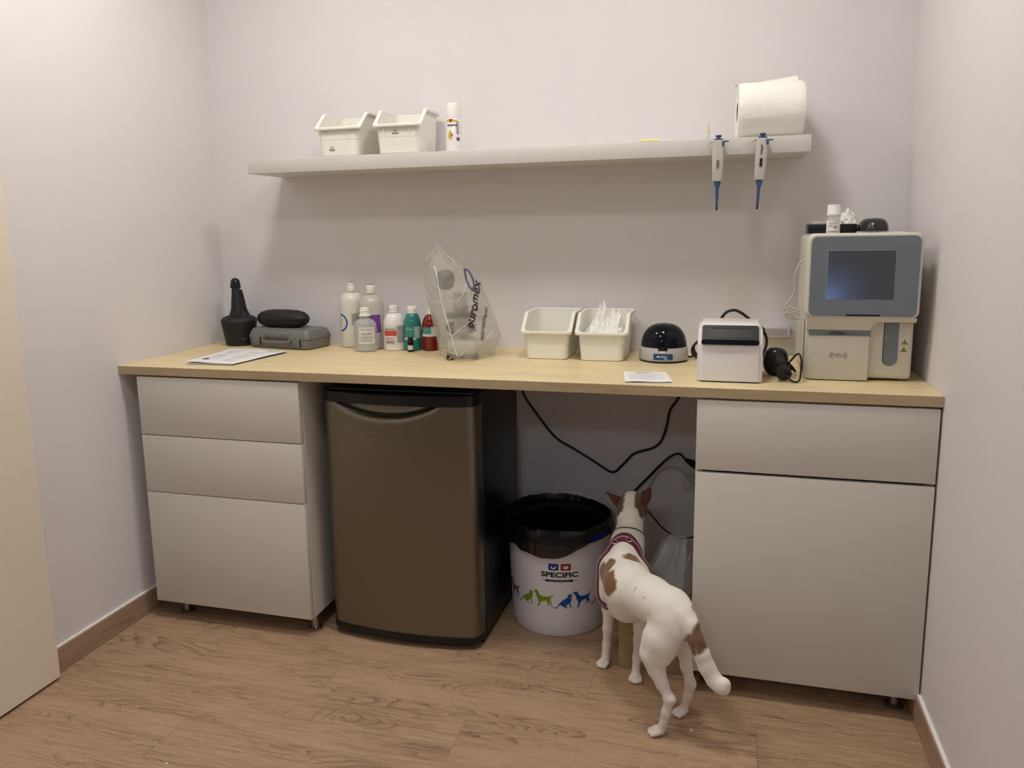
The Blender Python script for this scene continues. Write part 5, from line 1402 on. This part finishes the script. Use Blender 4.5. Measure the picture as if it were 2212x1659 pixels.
    # coat colours
    WH = np.array(lin((236, 230, 218))); TN = np.array(lin((128, 92, 58))); DT = np.array(lin((112, 82, 60))); EAR = np.array(lin((88, 52, 40))); PK = np.array(lin((206, 178, 168))); GY = np.array(lin((120, 112, 104)))
    ca = me.color_attributes.new('coat', 'FLOAT_COLOR', 'POINT'); cols = np.ones((len(me.vertices), 4))
    def ss(x, a, b):
        q = max(0., min(1., (x-a)/(b-a))); return q*q*(3-2*q)
    def ell(p, c, r, w=.12):
        d = math.sqrt(sum(((p[i]-c[i])/r[i])**2 for i in range(3)))
        return 1-ss(d, 1-w, 1+w)
    for i, v in enumerate(me.vertices):
        p = v.co; j = noise.noise_vector(p*55)*.006+noise.noise_vector(p*190)*.003; q = p+j; col = WH.copy()
        # pinkish thin hair on belly and lower legs
        k = .35*ss(.20-p.z, 0, .08)
        col = col*(1-k)+PK*k
        k = max(ell(q, (1.658, -.670, .333), (.036, .042, .032)), ell(q, (1.650, -.608, .358), (.021, .032, .024)), ell(q, (1.626, -.605, .320), (.026, .050, .042)), ell(q, (1.722, -.584, .383), (.038, .021, .024)))
        col = col*(1-k)+TN*k
        k = max(ell(q, (1.910, -.838, .280), (.032, .036, .046)), ell(q, (1.893, -.80, .335), (.010, .02, .022))*.8)
        col = col*(1-k)+DT*k
        if q.z > .405 and q.y > -.50:
            x = q.x-1.687
            wl = .017+.6*max(0, .475-q.z); wr = .012+.62*max(0, .492-q.z)
            kl = ss(-x, wl-.002, wl+.004)*ss(q.z, .440, .450); kr = ss(x, wr-.002, wr+.004)*ss(q.z, .405, .412)
            k = max(kl, kr)
            dd = DT*.9 if q.z < .49 else GY*.7+DT*.3
            col = col*(1-k)+dd*k
        for (ea, eb) in (((1.650, -.392, .476), (1.606, -.388, .508)), ((1.724, -.396, .488), (1.744, -.390, .527))):
            a, b = Vector(ea), Vector(eb); tt = max(0, min(1, (p-a).dot(b-a)/(b-a).length_squared)); dd = (p-(a+(b-a)*tt)).length
            if dd < .019 and (p.x < 1.657 or p.x > 1.718): col = EAR.copy()
        for s_ in ((1.739, -.752, .36), (1.769, -.782, .352)):
            k = ell(q, s_, (.0042, .0042, .006))*.6; col = col*(1-k)+GY*.5*k
        cols[i, :3] = col
    ca.data.foreach_set('color', cols.ravel())
    m = bpy.data.materials.new('short_fur'); m.use_nodes = True; nt = m.node_tree; N = nt.nodes; L = nt.links; b = N['Principled BSDF']
    at = N.new('ShaderNodeAttribute'); at.attribute_name = 'coat'
    nz = N.new('ShaderNodeTexNoise'); nz.inputs['Scale'].default_value = 300; nz.inputs['Detail'].default_value = 3
    tc = N.new('ShaderNodeTexCoord'); mp = N.new('ShaderNodeMapping'); mp.inputs['Scale'].default_value = (1, 1, .4); mp.inputs['Rotation'].default_value = (.6, .3, .6); L.new(tc.outputs['Object'], mp.inputs[0]); L.new(mp.outputs[0], nz.inputs['Vector'])
    mr = N.new('ShaderNodeMapRange'); mr.inputs['From Min'].default_value = .3; mr.inputs['From Max'].default_value = .7; mr.inputs['To Min'].default_value = .965; mr.inputs['To Max'].default_value = 1.03; L.new(nz.outputs['Fac'], mr.inputs['Value'])
    mx = N.new('ShaderNodeVectorMath'); mx.operation = 'MULTIPLY'; L.new(at.outputs['Color'], mx.inputs[0]); L.new(mr.outputs[0], mx.inputs[1]); L.new(mx.outputs[0], b.inputs['Base Color'])
    b.inputs['Roughness'].default_value = .85; b.inputs['Sheen Weight'].default_value = .25; b.inputs['Specular IOR Level'].default_value = .2
    bp = N.new('ShaderNodeBump'); bp.inputs['Strength'].default_value = .22; bp.inputs['Distance'].default_value = .0012; L.new(nz.outputs['Fac'], bp.inputs['Height']); L.new(bp.outputs[0], b.inputs['Normal'])
    me.materials.append(m)
    o = bpy.data.objects.new('body', me); link(o, t)
    dg = bpy.context.evaluated_depsgraph_get(); dg.update(); bvh = BVHTree.FromObject(o, dg)
    # straps: rings cast outward from an axis point in a plane, laid on the coat
    def strap(name, c, n, width, th, m, parent, a0=0., a1=2*PI, lab_=None, seg=96, lift=.0012, wave=None):
        c = Vector(c); n = Vector(n).normalized(); u = n.cross(Vector((0, 0, 1))).normalized(); w = u.cross(n).normalized()
        full = abs(a1-a0-2*PI) < 1e-6; rad = []
        K = 5; rows = []
        for k in range(K):
            off = (k/(K-1)-.5)*width; row = []
            for i in range(seg+(0 if full else 1)):
                a = a0+(a1-a0)*i/seg; d = u*math.cos(a)+w*math.sin(a); oo = c+n*(off+(wave(a) if wave else 0))
                hit = bvh.ray_cast(oo, d); row.append((hit[0]-oo).length if hit[0] is not None else .06)
            row = [np.median([row[(i+q) % len(row)] if full else row[max(0, min(len(row)-1, i+q))] for q in (-2, -1, 0, 1, 2)]) for i in range(len(row))]
            rows.append((off, row))
        bm = NB(); out = []; inn = []
        for off, row in rows:
            ro, ri = [], []
            for i, r in enumerate(row):
                a = a0+(a1-a0)*i/seg; d = u*math.cos(a)+w*math.sin(a); oo = c+n*(off+(wave(a) if wave else 0))
                e = abs(off)/(width/2); e = .0006*(e**4)
                ro.append(oo+d*(r+lift+th-e)); ri.append(oo+d*(r-.001))
            out.append(ro); inn.append(ri)
        prof = out+inn[::-1]; N_ = len(prof[0]); rings = [[prof[q][i] for q in range(len(prof))] for i in range(N_)]
        if full: rings.append(rings[0]); loft(bm, rings, False, False)
        else: loft(bm, rings)
        return mesh_obj(name, bm, m, parent, angle=50, label=lab_)
    M_bur = mat('burgundy_mesh', (98, 24, 52), .6, bump=.6, bscale=900, sheen=.3)
    M_pip = mat('harness_piping', (196, 150, 170), .5)
    hz = mesh_obj('harness', (lambda b_: b_)(NB()), M_bur, t) if False else None
    n1 = (.05, 1, -.12)
    hs = strap('harness', (1.684, -.549, .297), n1, .0185, .0035, M_bur, t, lab_='burgundy padded harness')
    strap('piping', (1.684, -.549, .297), n1, .0022, .0048, M_pip, hs)
    for x, y, z in ((1.658, -.540, .398), (1.698, -.536, .406)):
        hh_ = bvh.find_nearest(Vector((x, y, z)))[0]; x, y, z = hh_.x, hh_.y-.004, hh_.z+.0065
        bm = NB(); tube(bm, [(x+.0085*math.cos(a), y+.003*math.sin(a), z+.0050*math.sin(a)) for a in [2*PI*i/12 for i in range(12)]], .0013, 8, 3, closed=True); mesh_obj('metal_ring', bm, M_metal, hs)
    strap('collar', (1.689, -.462, .402), (.0, .70, .72), .006, .0006, mat('collar_dark', (92, 84, 76), .7), t, lab_='thin dark collar line', lift=.0004)
    # eyes and nose
    for x, y, z, s in ((1.712, -.372, .456, 1), (1.672, -.368, .458, -1)):
        h = bvh.find_nearest(Vector((x+s*.012, y, z+.004)))[0]
        bm = NB(); bmesh.ops.create_uvsphere(bm, u_segments=16, v_segments=10, radius=.0052); bmesh.ops.translate(bm, verts=bm.verts, vec=h); mesh_obj('eye', bm, M_blackg, t)
    bm = NB(); bmesh.ops.create_uvsphere(bm, u_segments=20, v_segments=12, radius=.0085); bmesh.ops.translate(bm, verts=bm.verts, vec=Vector((1.705, -.283, .417))); mesh_obj('nose', bm, M_blackm, t)
dog()

# ------------------------------------------------------------------ crumbs on the floor
for x, y, lab_ in ((1.899, -.80, 'tiny white crumb on the floor right of the dog\'s hind paw'), (.621, -1.275, 'tiny pale crumb on the floor at the lower left')):
    bm = NB(); lathe(bm, [(.003, 0), (.004, .0012), (.002, .0026)], seg=7, sx=1.2, sy=.7); o = mesh_obj('crumb', bm, M_cap, None); o.location = (x, y, 0); tag(o, lab_, 'crumb')

# ------------------------------------------------------------------ camera
P_ = dict(cx=1.95721, cy=-2.79745, cz=1.32942, yaw=.2828328, pitch=-.1695909, roll=-.01704, f=1724.412, ppx=-32.481, ppy=-40.81)
cy_, sy_ = math.cos(P_['yaw']), math.sin(P_['yaw']); cp, sp = math.cos(P_['pitch']), math.sin(P_['pitch'])
fwd = Vector((-sy_*cp, cy_*cp, sp)); right = Vector((cy_, sy_, 0)); up = right.cross(fwd)
cr_, sr_ = math.cos(P_['roll']), math.sin(P_['roll'])
r2 = right*cr_+up*sr_; u2 = right*-sr_+up*cr_
cam = bpy.data.cameras.new('camera'); co = bpy.data.objects.new('camera', cam); COL.objects.link(co)
co.matrix_world = Matrix(((r2.x, u2.x, -fwd.x, P_['cx']), (r2.y, u2.y, -fwd.y, P_['cy']), (r2.z, u2.z, -fwd.z, P_['cz']), (0, 0, 0, 1)))
cam.sensor_width = 36; cam.lens = P_['f']*36/2212; cam.shift_x = -P_['ppx']/2212; cam.shift_y = P_['ppy']/2212
cam.clip_start = .05
SC.camera = co
w = bpy.data.worlds.new('world'); SC.world = w; w.use_nodes = True
w.node_tree.nodes['Background'].inputs[0].default_value = (.02, .02, .02, 1)
SC.view_settings.view_transform = 'Standard'; SC.view_settings.look = 'None'; SC.view_settings.gamma = 1; SC.view_settings.use_curve_mapping = False
SC.view_settings.exposure = 0.33
SC.cycles.max_bounces = 10; SC.cycles.diffuse_bounces = 6; SC.cycles.transparent_max_bounces = 16; SC.cycles.use_denoising = True
SC.cycles.sample_clamp_indirect = 6
